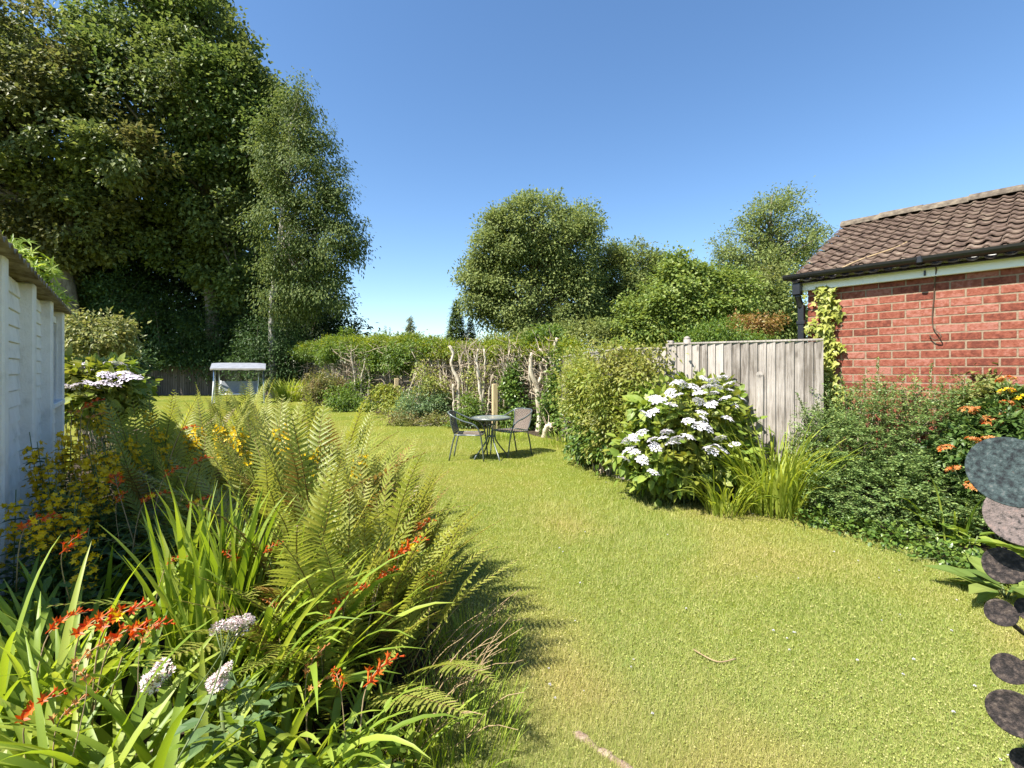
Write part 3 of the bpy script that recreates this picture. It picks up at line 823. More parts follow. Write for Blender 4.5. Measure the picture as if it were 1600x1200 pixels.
# ------------------------------------------------------------------ swing seat at the back
M['white_metal'] = plain('white painted tube', [(.70, .71, .72), (.78, .79, .80)], .4, 12)
M['canopy'] = plain('grey canopy cloth', [(.16, .172, .20), (.23, .245, .28)], .8, 6, None, .2)
M['canopy_in'] = plain('pale beige canopy lining', [(.30, .27, .225), (.38, .34, .29)], .8, 6)
M['grey_fabric'] = plain('grey sling fabric', [(.22, .24, .27), (.28, .30, .34)], .8, 12)
M['blue_cloth'] = plain('blue strap cloth', [(.03, .06, .14), (.06, .12, .24)], .8, 10)
YS = 21.2
sw0 = at(374, 630, YS)
swing = empty('swing_seat', (sw0.x, YS, 0), .46, 'white framed garden swing seat with grey canopy at the far end of the lawn', 'swing seat')
W_ = .98; HT = 1.55
for s in (-1, 1):
    mb = MB(); tube(mb, [(s*(W_+.0), -.52, 0), (s*(W_-.05), -.02, HT)], .028, 8); tube(mb, [(s*(W_+.0), .52, 0), (s*(W_-.05), .02, HT)], .028, 8)
    tube(mb, [(s*W_, -.52, .03), (s*W_, .52, .03)], .024, 8)
    mb.build('leg_frame', M['white_metal'], swing)
mb = MB(); tube(mb, [(-W_+.09, 0, HT), (W_-.09, 0, HT)], .03, 8); mb.build('top_bar', M['white_metal'], swing)
mb = MB()
# canopy: sagging cloth with a hanging valance
nx, ny = 17, 7; V = []
for j in range(ny):
    for i_ in range(nx):
        u = i_/(nx-1)*2-1; v = j/(ny-1)*2-1
        V.append((u*(W_+.06), v*.66, HT+.235-.20*(v < 0)*abs(v)-.03*abs(v)-.02*(1-u*u)*(math.sin(v*5)**2)-.03*abs(u)**6))
f = [[j*nx+i_, j*nx+i_+1, (j+1)*nx+i_+1, (j+1)*nx+i_] for j in range(ny-1) for i_ in range(nx-1)]
mb.add(V, f, 0, True)
rim = [V[i_] for i_ in range(nx)]+[V[j*nx+nx-1] for j in range(1, ny)]+[V[(ny-1)*nx+i_] for i_ in range(nx-2, -1, -1)]+[V[j*nx] for j in range(ny-2, 0, -1)]
R2 = [(x*1.0, y*1.01, z-(.07 if y < -.5 else .15)+.010*math.sin(k*1.7)) for k, (x, y, z) in enumerate(rim)]
n_ = len(rim)
mb.add(rim+R2, [[k, (k+1) % n_, n_+(k+1) % n_, n_+k] for k in range(n_)], 1, False)
mb.build('canopy', [M['canopy'], M['canopy_in']], swing)
mb = MB()
box(mb, (0, -.12, .44), (1.40, .50, .035), bev=.01); mb.build('seat', M['grey_fabric'], swing)
mb = MB()
box(mb, (0, .20, .72), (1.38, .03, .52), rx=-.22, bev=.01); mb.build('backrest', M['grey_fabric'], swing)
mb = MB()
for s in (-1, 1):
    tube(mb, spline([(s*.72, -.38, .42), (s*.72, -.40, .64), (s*.72, -.30, .72), (s*.72, .1, .73), (s*.72, .19, .7)], 14), .022, 8)
    tube(mb, [(s*.72, .12, .42), (s*.72, .27, 1.0)], .022, 8)
    tube(mb, [(s*.72, -.38, .42), (s*.78, -.02, HT)], .014, 6); tube(mb, [(s*.72, .14, .42), (s*.78, .02, HT)], .014, 6)
tube(mb, [(-.72, -.38, .42), (.72, -.38, .42)], .024, 8); tube(mb, [(-.72, .14, .42), (.72, .14, .42)], .022, 8)
mb.build('seat_frame', M['white_metal'], swing)
for s in (-1, 1):
    mb = MB()
    V = []; f = []
    for k in range(7):
        z = HT-.02-k*.17; wv = .10+.02*math.sin(k*1.3)
        for jj in range(5): V.append((s*(W_-.06+.005*k), -.30+jj*.07+.03*k*.3, z+.0*jj) if jj % 2 == 0 else (s*(W_-.02+.005*k), -.30+jj*.07+.03*k*.3, z))
    for k in range(6):
        for jj in range(4): f.append([k*5+jj, k*5+jj+1, (k+1)*5+jj+1, (k+1)*5+jj])
    mb.add(V, f, 0, True); mb.build('side_curtain', M['blue_cloth'], swing)

# ------------------------------------------------------------------ disc sculpture at the right edge
def patina(name, cols, pos):
    return plain(name, cols, .75, 75, None, .4, .25, .1, detail=10, pos=pos, bscale=220)
M['disc_teal'] = patina('verdigris steel', [(.012, .014, .016), (.028, .04, .041), (.045, .066, .066), (.10, .108, .106)], [.36, .47, .58, .70])
M['disc_pink'] = patina('bleached rusty steel', [(.035, .032, .032), (.13, .105, .098), (.19, .15, .14), (.25, .17, .15)], [.34, .44, .58, .74])
M['disc_dark'] = patina('dark rusty steel', [(.014, .012, .012), (.032, .026, .025), (.07, .053, .045), (.15, .125, .105)], [.38, .5, .6, .72])
DY = 1.35
sc_base = Vector((1.78, 1.50, 0))
sculpt = empty('disc_sculpture', sc_base, 0, 'rusty metal garden sculpture of round discs on thin stems, at the right edge', 'sculpture')
mb = MB(); tube(mb, spline([(0, 0, 0), (.015, .0, .5), (0, .01, 1.0), (-.02, 0, 1.42)], 14), .013, 8); mb.build('stem', M['disc_dark'], sculpt)
def disc(px, py, Y, r, mat, nrm, root_z):
    c = np.array(at(px, py, Y)-sc_base); n_ = norm(np.array(nrm, float)); mb = MB()
    a1 = norm(np.cross(n_, [0, 0, 1.0])); a2 = np.cross(n_, a1)
    rings = [(0.0, -.10), (.35, -.085), (.62, -.05), (.74, -.055), (.86, -.02), (.975, .0), (1.0, -.008), (.98, -.03), (.7, -.085), (.4, -.12), (0, -.14)]
    A = np.linspace(0, 2*PI, 36, endpoint=False); V = []
    for rr, h in rings:
        w = 1+.012*np.sin(3*A+px)
        for q, ww in zip(A, w): V.append(c+(a1*math.cos(q)+a2*math.sin(q))*r*rr*ww+n_*h*r)
    f = [[k*36+j, k*36+(j+1) % 36, (k+1)*36+(j+1) % 36, (k+1)*36+j] for k in range(len(rings)-1) for j in range(36)]
    mb.add(V, f, 0, True)
    d = mb.build('disc', mat, sculpt)
    mb = MB(); back = c-n_*.125*r
    tube(mb, spline([(0, 0, root_z), (back[0]*.55, back[1]*.55+.02, (back[2]+root_z)/2-.015), tuple(back)], 8), .0065, 6)
    mb.build('branch', M['disc_dark'], sculpt)
NV = (-.55, -.80, .32)
disc(1583, 737, 1.3, 0.099, M['disc_teal'], (-.42, -.78, .46), 1.2)
disc(1597, 806, 1.56, 0.096, M['disc_pink'], (-.45, -.85, .25), 1.05)
disc(1569, 884, 1.38, 0.049, M['disc_dark'], (-.50, -.80, .22), .80)
disc(1564, 957.5, 1.36, 0.036, M['disc_dark'], (-.55, -.75, .2), .60)
disc(1577, 1045, 1.34, 0.039, M['disc_dark'], (-.6, -.70, .2), .64)
disc(1585, 1115, 1.32, 0.058, M['disc_dark'], (-.68, -.62, .15), .48)
disc(1605, 1192, 1.36, 0.036, M['disc_dark'], (-.6, -.70, .2), .34)
disc(1607, 952, 1.4, 0.031, M['disc_dark'], (-.5, -.8, .2), .62)

# weathered timber sunk in the lawn at our feet
mb = MB()
a_ = ground_at(896, 1146); b_ = ground_at(1010, 1225)
Pp = [a_, a_.lerp(b_, .25), a_.lerp(b_, .42), a_.lerp(b_, .7), b_]
pts = spline([(p.x, p.y, .006) for p in Pp], 26); rr = .019+.003*np.sin(np.arange(len(pts))*.7)+.0015*rng.normal(size=len(pts)); rr[0] *= .25; rr[1] *= .7; rr[9:12] *= .55; pts[:, 0] += .004*rng.normal(size=len(pts))
base = mb.n; tube(mb, pts, rr, 9)
mb.V[-1][:, 2] = np.maximum(.002, mb.V[-1][:, 2]*.8)
M['log'] = plain('rotten grey timber', [(.12, .075, .055), (.25, .17, .125), (.40, .32, .25)], .95, 26, (1, 1, 1), .9)
tag(mb.build('rotten_log', M['log']), 'weathered strip of rotten timber sunk in the lawn at our feet', 'log')

# ------------------------------------------------------------------ trees
def wb(mb, name, mat, root):
    o = mb.build(name, mat, root); o.location = -Vector(root.location); return o
def tree(name, label, cat, blobs, trunk, r, leaf, bark, spacing, per, L, aspect=.6, nl=40, group=None, lowlimb=.3, extra=None, **kw):
    t = np.array([tuple(p) for p in trunk]); t[0][2] = min(t[0][2], 0)
    root = empty(name, tuple(t[0]), 0, label, cat, group)
    mb = MB(); cents = crown(mb, blobs, spacing, per, L, aspect, **kw); wb(mb, 'crown', M[leaf], root)
    mb = MB(); q = spline(t, 18); tube(mb, q, np.linspace(r, r*.28, len(q))*(1+.5*np.exp(-np.linspace(0, 8, len(q)))), 9)
    if nl: limbs(mb, q[len(q)//4:], cents, nl, r*.3, low=lowlimb)
    if extra:
        for pts, rr in extra: e = spline([tuple(p) for p in pts], 10); tube(mb, e, np.linspace(rr, rr*.4, len(e)), 7)
    wb(mb, 'trunk', M[bark], root)
    return root
Y1, Y2, Y3 = 26.0, 29.0, 25.0
tree('sycamore_tree', 'tall olive leaved sycamore at the far left with a forked leaning trunk above the shed', 'tree',
     blobs_px([(30, 95, 115, 100), (-90, 160, 120, 150), (95, 190, 125, 105), (20, 310, 130, 75), (-150, 290, 100, 100), (185, 240, 62, 40, 24), (100, 300, 70, 45), (60, 390, 80, 45), (140, 350, 70, 50), (-40, 400, 80, 60)], Y1),
     [at(118, 575, Y1), at(100, 450, Y1), at(80, 380, Y1), at(60, 325, Y1), at(40, 200, Y1), at(30, 80, Y1)], .55, 'syc', 'bark', .9, 120, .26, .7, 90, spread=.40, skip=.3, inner=.2,
     extra=[([at(92, 415, Y1), at(110, 340, Y1), at(135, 290, Y1), at(150, 200, Y1)], .25), ([at(85, 390, Y1), at(120, 330, Y1), at(165, 285, Y1)], .18), ([at(75, 360, Y1), at(55, 290, Y1), at(10, 200, Y1)], .2)])
tree('sycamore_tree', 'tallest green sycamore, crown passing the top of the picture, pale trunk behind swing seat', 'tree',
     blobs_px([(220, 45, 90, 90), (320, 100, 72, 85), (270, 175, 130, 110), (365, 190, 85, 110), (250, 310, 100, 80), (350, 300, 85, 85), (270, -10, 62, 50), (388, 130, 34, 55), (410, 215, 55, 90), (290, 395, 60, 45), (375, 400, 60, 65), (372, 450, 30, 40, 28.2)], Y2),
     [at(333, 575, Y2), at(332, 500, Y2), at(324, 425, Y2), at(318, 340, Y2), at(318, 220, Y2), at(300, 60, Y2)], .38, 'syc2', 'bark', .95, 125, .26, .7, 110, spread=.40, skip=.3, inner=.2,
     extra=[([at(320, 360, Y2), at(300, 300, Y2), at(285, 230, Y2)], .2), ([at(320, 370, Y2), at(345, 290, Y2), at(350, 200, Y2)], .2), ([at(318, 320, Y2), at(370, 250, Y2), at(390, 160, Y2)], .16)])
tree('silver_birch', 'drooping silver birch with a thin pale stem, right edge of the left tree group', 'tree',
     blobs_px([(462, 165, 30, 45), (488, 225, 28, 45), (480, 275, 46, 70), (525, 300, 18, 30), (505, 370, 50, 75), (455, 370, 45, 85), (500, 445, 48, 55), (545, 385, 26, 42), (525, 325, 22, 45), (450, 455, 45, 60), (430, 250, 28, 60)], Y3),
     [at(428, 578, Y3), at(424, 490, Y3), at(431, 420, Y3), at(438, 360, Y3), at(448, 260, Y3), at(455, 190, Y3)], .15, 'birch', 'birchbark', .7, 90, .17, .5, 90, spread=.42, down=.45, skip=.3,
     extra=[([at(426, 470, Y3), at(436, 440, Y3), at(446, 400, Y3)], .08)])
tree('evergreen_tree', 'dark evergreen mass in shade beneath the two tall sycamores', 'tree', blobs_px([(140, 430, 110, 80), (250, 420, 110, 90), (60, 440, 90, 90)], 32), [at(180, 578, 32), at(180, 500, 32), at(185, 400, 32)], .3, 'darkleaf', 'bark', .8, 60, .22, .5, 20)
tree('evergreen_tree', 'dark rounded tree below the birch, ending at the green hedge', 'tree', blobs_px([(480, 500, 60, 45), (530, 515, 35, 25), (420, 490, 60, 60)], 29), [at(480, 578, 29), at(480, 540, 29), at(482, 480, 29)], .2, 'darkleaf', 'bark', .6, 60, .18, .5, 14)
def bush(name, label, cat, blobs, leaf, spacing, per, L, aspect=.55, stems=8, bark='bark', sr=.02, group=None, **kw):
    c = sum(b[0] for b in blobs)/len(blobs)
    root = empty(name, (c[0], c[1], 0), 0, label, cat, group)
    mb = MB(); cents = crown(mb, blobs, spacing, per, L, aspect, **kw); wb(mb, 'foliage', M[leaf], root)
    mb = MB()
    for i in range(stems):
        e = cents[rng.integers(len(cents))]; s = np.array([c[0]+rng.normal()*.12, c[1]+rng.normal()*.12, 0])
        q = spline([s, s*.5+e*.5+rng.normal(size=3)*.06*np.linalg.norm(e-s), e], 7); tube(mb, q, np.linspace(sr, sr*.3, len(q)), 5, caps=False)
    wb(mb, 'stems', M[bark], root)
    return root
bush('laurel_bush', 'dark laurel overhanging the back fence left of the swing seat', 'bush', blobs_px([(250, 520, 60, 55), (200, 545, 45, 35), (300, 560, 40, 25)], 28.3), 'laurel', .55, 60, .17, .45, sr=.05)
bush('laurel_bush', 'laurel with pale green shoots just behind the swing seat canopy', 'bush', blobs_px([(340, 530, 55, 45), (330, 565, 60, 30)], 28.6), 'laurel', .55, 60, .17, .45, sr=.05)
bush('laurel_bush', 'mid green feathery bush right of the swing seat below the birch', 'bush', blobs_px([(430, 530, 45, 42), (420, 575, 50, 45), (455, 560, 28, 40)], 25.5), 'laurel', .5, 60, .16, .4, sr=.05)
bush('laurel_bush', 'leafy ivy clad bush against the left sycamore trunk', 'bush', blobs_px([(95, 470, 55, 70), (190, 470, 45, 50)], 27.5), 'laurel', .55, 60, .17, .5, sr=.05)
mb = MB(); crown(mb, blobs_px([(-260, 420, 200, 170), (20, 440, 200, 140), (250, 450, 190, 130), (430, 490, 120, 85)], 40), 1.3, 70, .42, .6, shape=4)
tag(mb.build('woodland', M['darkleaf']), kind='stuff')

tree('ash_tree', 'large round ash tree standing alone left of centre beyond the pruned hedge', 'tree', blobs_px([(830, 360, 75, 58), (780, 400, 50, 60), (880, 400, 60, 65), (760, 450, 42, 50), (820, 470, 75, 55), (900, 460, 45, 60), (850, 510, 80, 30), (905, 350, 32, 38), (735, 425, 22, 18), (770, 360, 30, 30)], 38, .9),
     [at(835, 578, 38), at(832, 500, 38), at(830, 430, 38), at(835, 350, 38)], .42, 'ash', 'bark', .95, 150, .26, .5, 90, spread=.42, lowlimb=.15, skip=.16)
tree('mixed_tree', 'grey green tree right behind the large round ash, darker and lower', 'tree', blobs_px([(985, 430, 55, 48), (1020, 440, 45, 45), (1050, 450, 40, 35), (950, 470, 45, 60), (1000, 490, 60, 45), (960, 400, 30, 22)], 41), [at(975, 578, 41), at(975, 480, 41), at(980, 420, 41)], .3, 'mid', 'bark', .95, 130, .25, .5, 40, spread=.42)
tree('maple_tree', 'bright green broadleaved tree in front of the grey green ones, above the leafy boundary shrub', 'tree', blobs_px([(1065, 450, 55, 42), (1030, 490, 50, 42), (1090, 500, 60, 40), (1060, 415, 20, 18), (1110, 452, 42, 36), (1150, 460, 36, 34), (1005, 520, 50, 30)], 30), [at(1060, 578, 30), at(1060, 490, 30), at(1062, 430, 30)], .22, 'bright', 'bark', .8, 110, .23, .75, 30, spread=.42)
tree('mixed_tree', 'olive green tree between the bright maple and the brick garage', 'tree', blobs_px([(1150, 465, 60, 42), (1195, 470, 50, 45), (1200, 500, 55, 50), (1085, 500, 50, 45), (1130, 510, 50, 30), (1240, 515, 40, 40)], 34), [at(1170, 578, 34), at(1170, 500, 34), at(1172, 450, 34)], .25, 'mid', 'bark', .85, 120, .24, .55, 30, spread=.42)
tree('ash_tree', 'tall airy ash tree with sky showing through, just left of the garage roof', 'tree', blobs_px([(1205, 345, 42, 45), (1170, 390, 48, 45), (1240, 385, 45, 50), (1205, 430, 65, 45), (1135, 405, 25, 22), (1225, 315, 20, 20), (1275, 370, 20, 20), (1180, 340, 24, 28)], 44),
     [at(1205, 578, 44), at(1205, 480, 44), at(1203, 400, 44), at(1205, 310, 44)], .3, 'ash', 'bark', 1.0, 80, .27, .45, 70, spread=.42, lowlimb=.2, skip=.35, inner=.45)
bush('acer_bush', 'domed acer with orange top, showing above the grey fence', 'bush', blobs_px([(1170, 510, 42, 17), (1195, 505, 28, 12)], 13.5), 'orange_leaf', .22, 40, .09, .5, sr=.02)
bush('garden_bush', 'low yellow green bush left of the orange acer above the fence', 'bush', blobs_px([(1125, 520, 38, 22), (1090, 530, 30, 14), (1150, 535, 60, 14)], 12.8), 'hedge_green', .22, 42, .09, .4, sr=.02)
def conifer(name, label, px, pytop, w, Y, leaf, tiers=16, sprays=90, L=.5, ragged=1.0, pointy=1.0):
    top = at(px, pytop, Y); H = top.z; R = w/2/F*Y
    root = empty(name, (top.x, Y, 0), 0, label, 'tree'); mb = MB(); P = []; D = []
    n = tiers*sprays
    s = rng.random(n)**.7; az = rng.uniform(0, 2*PI, n)
    lay = np.sin(s*tiers*2*PI)*.10*ragged
    rad = R*np.clip(s**pointy, .04, 1)*(.80+lay+rng.uniform(-.15, .12, n)); z = H*(1-s*.97)
    P = np.stack([np.cos(az)*rad*.55, np.sin(az)*rad*.55, z], 1)
    D = np.stack([np.cos(az), np.sin(az), rng.uniform(-.35, .5, n)], 1)
    leaves(mb, P, D, rand_dir(n)*.3+np.array([0, 0, 1]), np.maximum(L*.35, rad*.5)*rng.uniform(.7, 1.2, n), L*.34)
    m2 = n*3; k = rng.integers(0, n, m2); P2 = P[k]+norm(D[k])*(rad[k]*.42*rng.uniform(.3, 1, m2))[:, None]+rng.normal(size=(m2, 3))*.06*R
    leaves(mb, P2, norm(D[k])+rand_dir(m2)*.8, rand_dir(m2)*.3+np.array([0, 0, 1]), L*.5*rng.uniform(.6, 1.2, m2), L*.16)
    mb.build('crown', M[leaf], root)
    mb = MB(); tube(mb, [(0, 0, 0), (0, 0, H*.96)], [R*.10+.03, .01], 7); mb.build('trunk', M['bark'], root)
conifer('cypress_tree', 'slim twin-pointed dark cypress far off over the hedge', 602, 507, 13, 60, 'conifer', 10, 60, .35, .2, .55)
conifer('cypress_tree', 'second slim tip leaning against the twin-pointed far cypress', 608.5, 511, 11, 60.6, 'conifer', 10, 60, .35, .2, .55)
conifer('spruce_tree', 'pale layered spruce far off over the hedge, right of the slim cypress', 641, 497, 52, 62, 'spruce', 8, 130, .9, 2.2, .8)
conifer('thuja_tree', 'broad dark green conifer over the hedge, left of the large ash', 713, 472, 62, 44, 'conifer', 14, 200, .55, .4, .62)
conifer('thuja_tree', 'lower shoulder of dark conifer between the broad one and the ash', 735, 500, 44, 45, 'conifer', 10, 130, .55, .4, .62)
bush('garden_bush', 'grey green far bushes low on the skyline over the hedge', 'bush', blobs_px([(560, 540, 30, 14), (590, 545, 30, 12), (660, 545, 60, 14), (740, 545, 50, 18)], 58), 'mid', 1.1, 50, .35, .5, sr=.05)

# ------------------------------------------------------------------ pruned hedge along the boundary
H0 = np.array([.55, 12.3]); HV = np.array([-12.45, 14.0])
def hedge_pt(px, front=0.0):
    k = (px-800)/F; t = (k*H0[1]-H0[0])/(HV[0]-k*HV[1]); p = H0+HV*t
    return np.array([p[0]-.5*front, p[1]-.75*front]), p[1]
def hedge_plant(px, wpx, label, top, green, low, twn, leaf='hedge_green', ground=.0):
    (x, y), Y = hedge_pt(px); s = Y/F; z1 = EYE+(HZ-top)*s
    root = empty('hedge_plant', (x, y, 0), 0, label, 'hedge', 'plants of the pruned boundary hedge')
    w = wpx*s
    e = HV/np.linalg.norm(HV)
    mb = MB(); bl = []
    for k in (-.5, 0, .5):
        bl.append((np.array([x+e[0]*w*k, y+e[1]*w*k, z1-.16-.05*rng.random()]), np.array([w*.42, .45, (.20 if px < 650 else .13)+.05*rng.random()])))
    crown(mb, bl, .20, 60, .085, .5, inner=.3, spread=.6); wb(mb, 'top_growth', M['yellowgreen'], root)
    if green:
        mb = MB(); bl = []
        for k in (-.45, .1, .5):
            zz = z1-(low-top)*s*.5
            bl.append((np.array([x+e[0]*w*k-.1, y+e[1]*w*k-.15, zz+rng.normal()*.08]), np.array([w*.40, .45, (low-top)*s*.45])))
        crown(mb, bl, .24, 60, .10, .5, inner=.35, spread=.55); wb(mb, 'foliage', M[leaf], root)
    mb = MB(); tops = []
    for k in range(22 if px > 640 else 9):
        b = np.array([x+rng.normal()*w*.42, y+rng.normal()*.15, 0]); t_ = np.array([x+rng.normal()*w*.35, y+rng.normal()*.3, z1-rng.uniform(.2, .5)])
        q = spline([b, b*.6+t_*.4+rng.normal(size=3)*.08, t_], 9); tube(mb, q, np.linspace(.024, .009, len(q))*(1.6 if k < 3 else 1), 6); tops.append(q)
    wb(mb, 'stems', M['deadwood'] if px > 640 else M['bark'], root)
    mb = MB(); st = []; en = []
    for k in range(int(twn*2.4)):
        q = tops[rng.integers(len(tops))]; a = q[rng.integers(1, len(q))]
        st.append(a); d = np.array([rng.normal()*.5, rng.normal()*.35-.25, rng.uniform(-.3, 1.0)]); en.append(a+norm(d)*rng.uniform(.25, .8))
        if en[-1][2] > z1-.05: en[-1][2] = z1-.08
    twigs(mb, st, en, .011); wb(mb, 'twigs', M['twig'], root)
    return root
HP = [(872, 40, 'hedge plant with curled white limb at the right end of the hedge', 536, False, 590, 90),
      (835, 44, 'hedge plant of bare twigs around the forked white stump', 537, False, 590, 150),
      (795, 44, 'twiggy hedge plant right of the square timber post', 536, False, 590, 150),
      (755, 46, 'hedge plant of bare brown stems just left of the timber post', 537, False, 590, 170),
      (712, 46, 'hedge plant with bleached twisted limb, left of the garden table', 537, False, 590, 150),
      (672, 44, 'half brown hedge plant between the bleached limb and the green end', 533, True, 560, 150),
      (634, 44, 'lush yellow green hedge plant above the short tan post', 529, True, 583, 60),
      (596, 42, 'green hedge plant with dark gap beneath, behind the golden shrub', 528, True, 585, 60),
      (560, 40, 'hedge plant with a thick skirt of dead brown twigs', 530, True, 562, 190),
      (523, 40, 'leafy green hedge plant above the slim grey post', 531, True, 572, 90),
      (485, 40, 'rounded green hedge plant hanging over the bare pale fence panel', 541, True, 563, 10)]
for h in HP: hedge_plant(*h)
bush('self_sown_shoot', 'single leafy shoot standing above the left part of the hedge', 'plant', blobs_px([(542, 524, 8, 10)], 22.6), 'hedge_green', .2, 30, .12, .6, stems=3)
bush('self_sown_shoot', 'pale leafy shoots standing above the hedge by the curled white limb', 'plant', blobs_px([(850, 520, 22, 8), (868, 528, 14, 8), (835, 530, 20, 6)], 12.1), 'hedge_green', .16, 26, .10, .5, stems=5)
def snag(label, Y, paths, ntw=40):
    base = at(*paths[0][0][0], Y); root = empty('pruned_trunk', (base.x, Y, 0), 0, label, 'tree stump')
    mb = MB(); ends = []
    for pts, r0, r1 in paths:
        q = [np.array(at(px, py, Y-dy)) for (px, py), dy in zip(pts, np.linspace(0, .15, len(pts)))]
        q = spline(q, 16); q[1:-1] += rng.normal(size=(len(q)-2, 3))*.008
        tube(mb, q, np.linspace(r0, r1, len(q))*(1+.12*rng.normal(size=len(q))), 9); ends += list(q[len(q)//3:])
    wb(mb, 'trunk', M['deadwood'], root)
    mb = MB(); st = [ends[rng.integers(len(ends))] for _ in range(ntw)]
    en = [s+np.array([rng.normal()*.22, rng.normal()*.15, rng.uniform(-.1, .5)]) for s in st]
    twigs(mb, st, en, .010); wb(mb, 'twigs', M['twig'], root)
snag('bleached twisted pruned trunk standing left of the garden table', 13.6, [([(716, 684), (718, 645), (716, 615), (717, 597), (709, 580), (705, 566), (708, 552), (702, 540)], .065, .035), ([(717, 600), (721, 580), (720, 560), (727, 545)], .05, .02), ([(709, 660), (709, 630), (708, 600)], .04, .03)])
snag('group of straight bare stems behind the left side of the garden table', 12.6, [([(753, 665), (752, 625), (748, 595), (745, 565), (748, 545)], .055, .025), ([(753, 650), (756, 600), (758, 570), (756, 545)], .04, .02), ([(754, 640), (750, 590), (741, 555)], .03, .015), ([(762, 660), (765, 610), (770, 585)], .03, .015)], 50)
snag('forked pale stump with peeling bark beside the right hand chair', 11.6, [([(842, 690), (843, 655), (840, 625), (838, 600), (831, 585), (829, 568), (831, 551)], .085, .04), ([(839, 602), (846, 588), (845, 570), (852, 556), (842, 545)], .05, .03), ([(841, 618), (832, 605), (827, 590), (827, 572)], .022, .012), ([(842, 612), (850, 606), (855, 600)], .02, .015)], 60)
snag('thick curled white limb rising above the hedge top', 11.4, [([(870, 660), (868, 620), (868, 595), (873, 577), (875, 560), (869, 552), (867, 540), (871, 528)], .075, .040), ([(868, 590), (862, 570), (856, 552)], .03, .02), ([(855, 625), (855, 590), (854, 570)], .022, .016)], 30)
snag('thin pale forked stems in the hedge left of the bleached trunk', 15.2, [([(691, 640), (690, 600), (687, 575), (684, 560), (678, 548)], .05, .025), ([(688, 580), (690, 560), (688, 543)], .035, .02), ([(690, 590), (695, 570), (697, 556)], .03, .02)], 40)
snag('low pale stump with a broken horizontal branch at the hedge foot by the right chair', 10.6, [([(850, 690), (852, 672), (858, 664), (862, 668)], .06, .04)], 6)
# ivy and bushes growing at the foot of the hedge
bush('ivy', 'ivy heaped against the hedge right of the timber post', 'climber', blobs_px([(805, 632, 24, 38), (802, 600, 13, 30), (820, 655, 20, 22)], 12.1), 'ivy', .2, 44, .08, .8)
bush('ivy', 'ivy between the forked stump and the leafy boundary shrub', 'climber', blobs_px([(872, 628, 20, 48), (890, 590, 24, 45), (860, 650, 16, 26)], 11.0), 'ivy', .2, 46, .08, .8)
bush('garden_bush', 'bright green feathery bush just left of the garden table', 'bush', blobs_px([(738, 640, 20, 26), (728, 660, 24, 16)], 12.3), 'hedge_green', .2, 44, .08, .45)
bush('garden_bush', 'blue green rounded bush at the hedge foot left of the bleached trunk', 'bush', blobs_px([(660, 630, 36, 22), (645, 648, 32, 16), (685, 635, 20, 20)], 14.2), 'bluegreen', .22, 44, .08, .5)
bush('golden_shrub', 'golden leaved shrub in front of the short tan post', 'bush', blobs_px([(597, 624, 26, 14), (620, 628, 22, 12), (605, 612, 12, 8)], 16.0), 'euonymus', .24, 34, .13, .5)
bush('garden_bush', 'reddish olive bush below the bare pale fence panel', 'bush', blobs_px([(505, 602, 28, 20), (490, 612, 22, 14), (525, 612, 18, 18)], 20.0), 'olive', .28, 40, .11, .5)
bush('garden_bush', 'small green bush among the brown twigs near the slim grey post', 'bush', blobs_px([(550, 615, 20, 14), (570, 602, 14, 14)], 18.6), 'hedge_green', .26, 36, .11, .5)
bush('garden_bush', 'weedy yellow green growth at the hedge foot behind the lawn, left of the table', 'bush', blobs_px([(690, 660, 34, 12), (655, 664, 36, 9), (720, 668, 24, 9), (620, 652, 26, 9)], 12.9), 'olive', .2, 40, .07, .4)
bush('boundary_shrub', 'big yellow green twiggy climber hiding the fence left of the white hydrangea', 'bush', blobs_px([(1012, 605, 32, 52, 6.0), (968, 600, 46, 55, 6.45), (985, 562, 52, 22, 6.4), (930, 635, 42, 60, 7.7), (915, 580, 30, 36, 8.0), (962, 660, 44, 50, 6.7), (1020, 560, 26, 14, 6.2), (1005, 660, 30, 40, 6.1), (918, 620, 34, 66, 7.3), (905, 600, 22, 50, 8.4)], 7, .8), 'honey', .22, 90, .068, .45, stems=40, sr=.012, bark='twig', spread=.55, skip=.12)
bush('boundary_shrub', 'glossy green shrub at the foot of the big climber, at the lawn edge', 'bush', blobs_px([(940, 680, 44, 34, 7.2), (920, 695, 28, 24, 7.6), (970, 695, 30, 32, 6.6), (902, 660, 22, 34, 8.4)], 7.4), 'ivy', .18, 50, .085, .5, stems=14)
def strappy(name, label, x, y, n, L, W, mat, r=.18, a0=(.05, .5), a1=(.6, 1.9), cat='plant', seg=8, group=None):
    root = empty(name, (x, y, 0), 0, label, cat, group); mb = MB()
    for k in range(n):
        az = rng.uniform(0, 2*PI); q = r*math.sqrt(rng.random())
        lean = rng.uniform(*a0)
        blade(mb, (q*math.cos(az), q*math.sin(az), 0), az+rng.normal()*.5, L*rng.uniform(.55, 1.15), W*rng.uniform(.6, 1.2), lean, max(lean+.1, rng.uniform(*a1)), seg, rng.uniform(1.2, 2.4), rng.normal()*.6)
    mb.build('leaves', M[mat], root)
    return root
g = ground_at(452, 627); strappy('strappy_plant', 'pale green strappy clump at the far end of the lawn right of the swing seat', g.x, g.y, 220, 1.15, .05, 'daylily', .6)
g = ground_at(925, 715); strappy('grass_tuft', 'tuft of long grass at the lawn edge below the glossy shrub', g.x, g.y, 160, .42, .010, 'strap', .28)
g = ground_at(968, 733); strappy('grass_tuft', 'yellowish grass tuft at the left foot of the white hydrangea', g.x, g.y, 120, .45, .012, 'daylily', .2)
g = ground_at(880, 696); strappy('grass_tuft', 'dry grass tuft beside the low stump, near the right chair', g.x, g.y, 150, .35, .010, 'strap', .4)
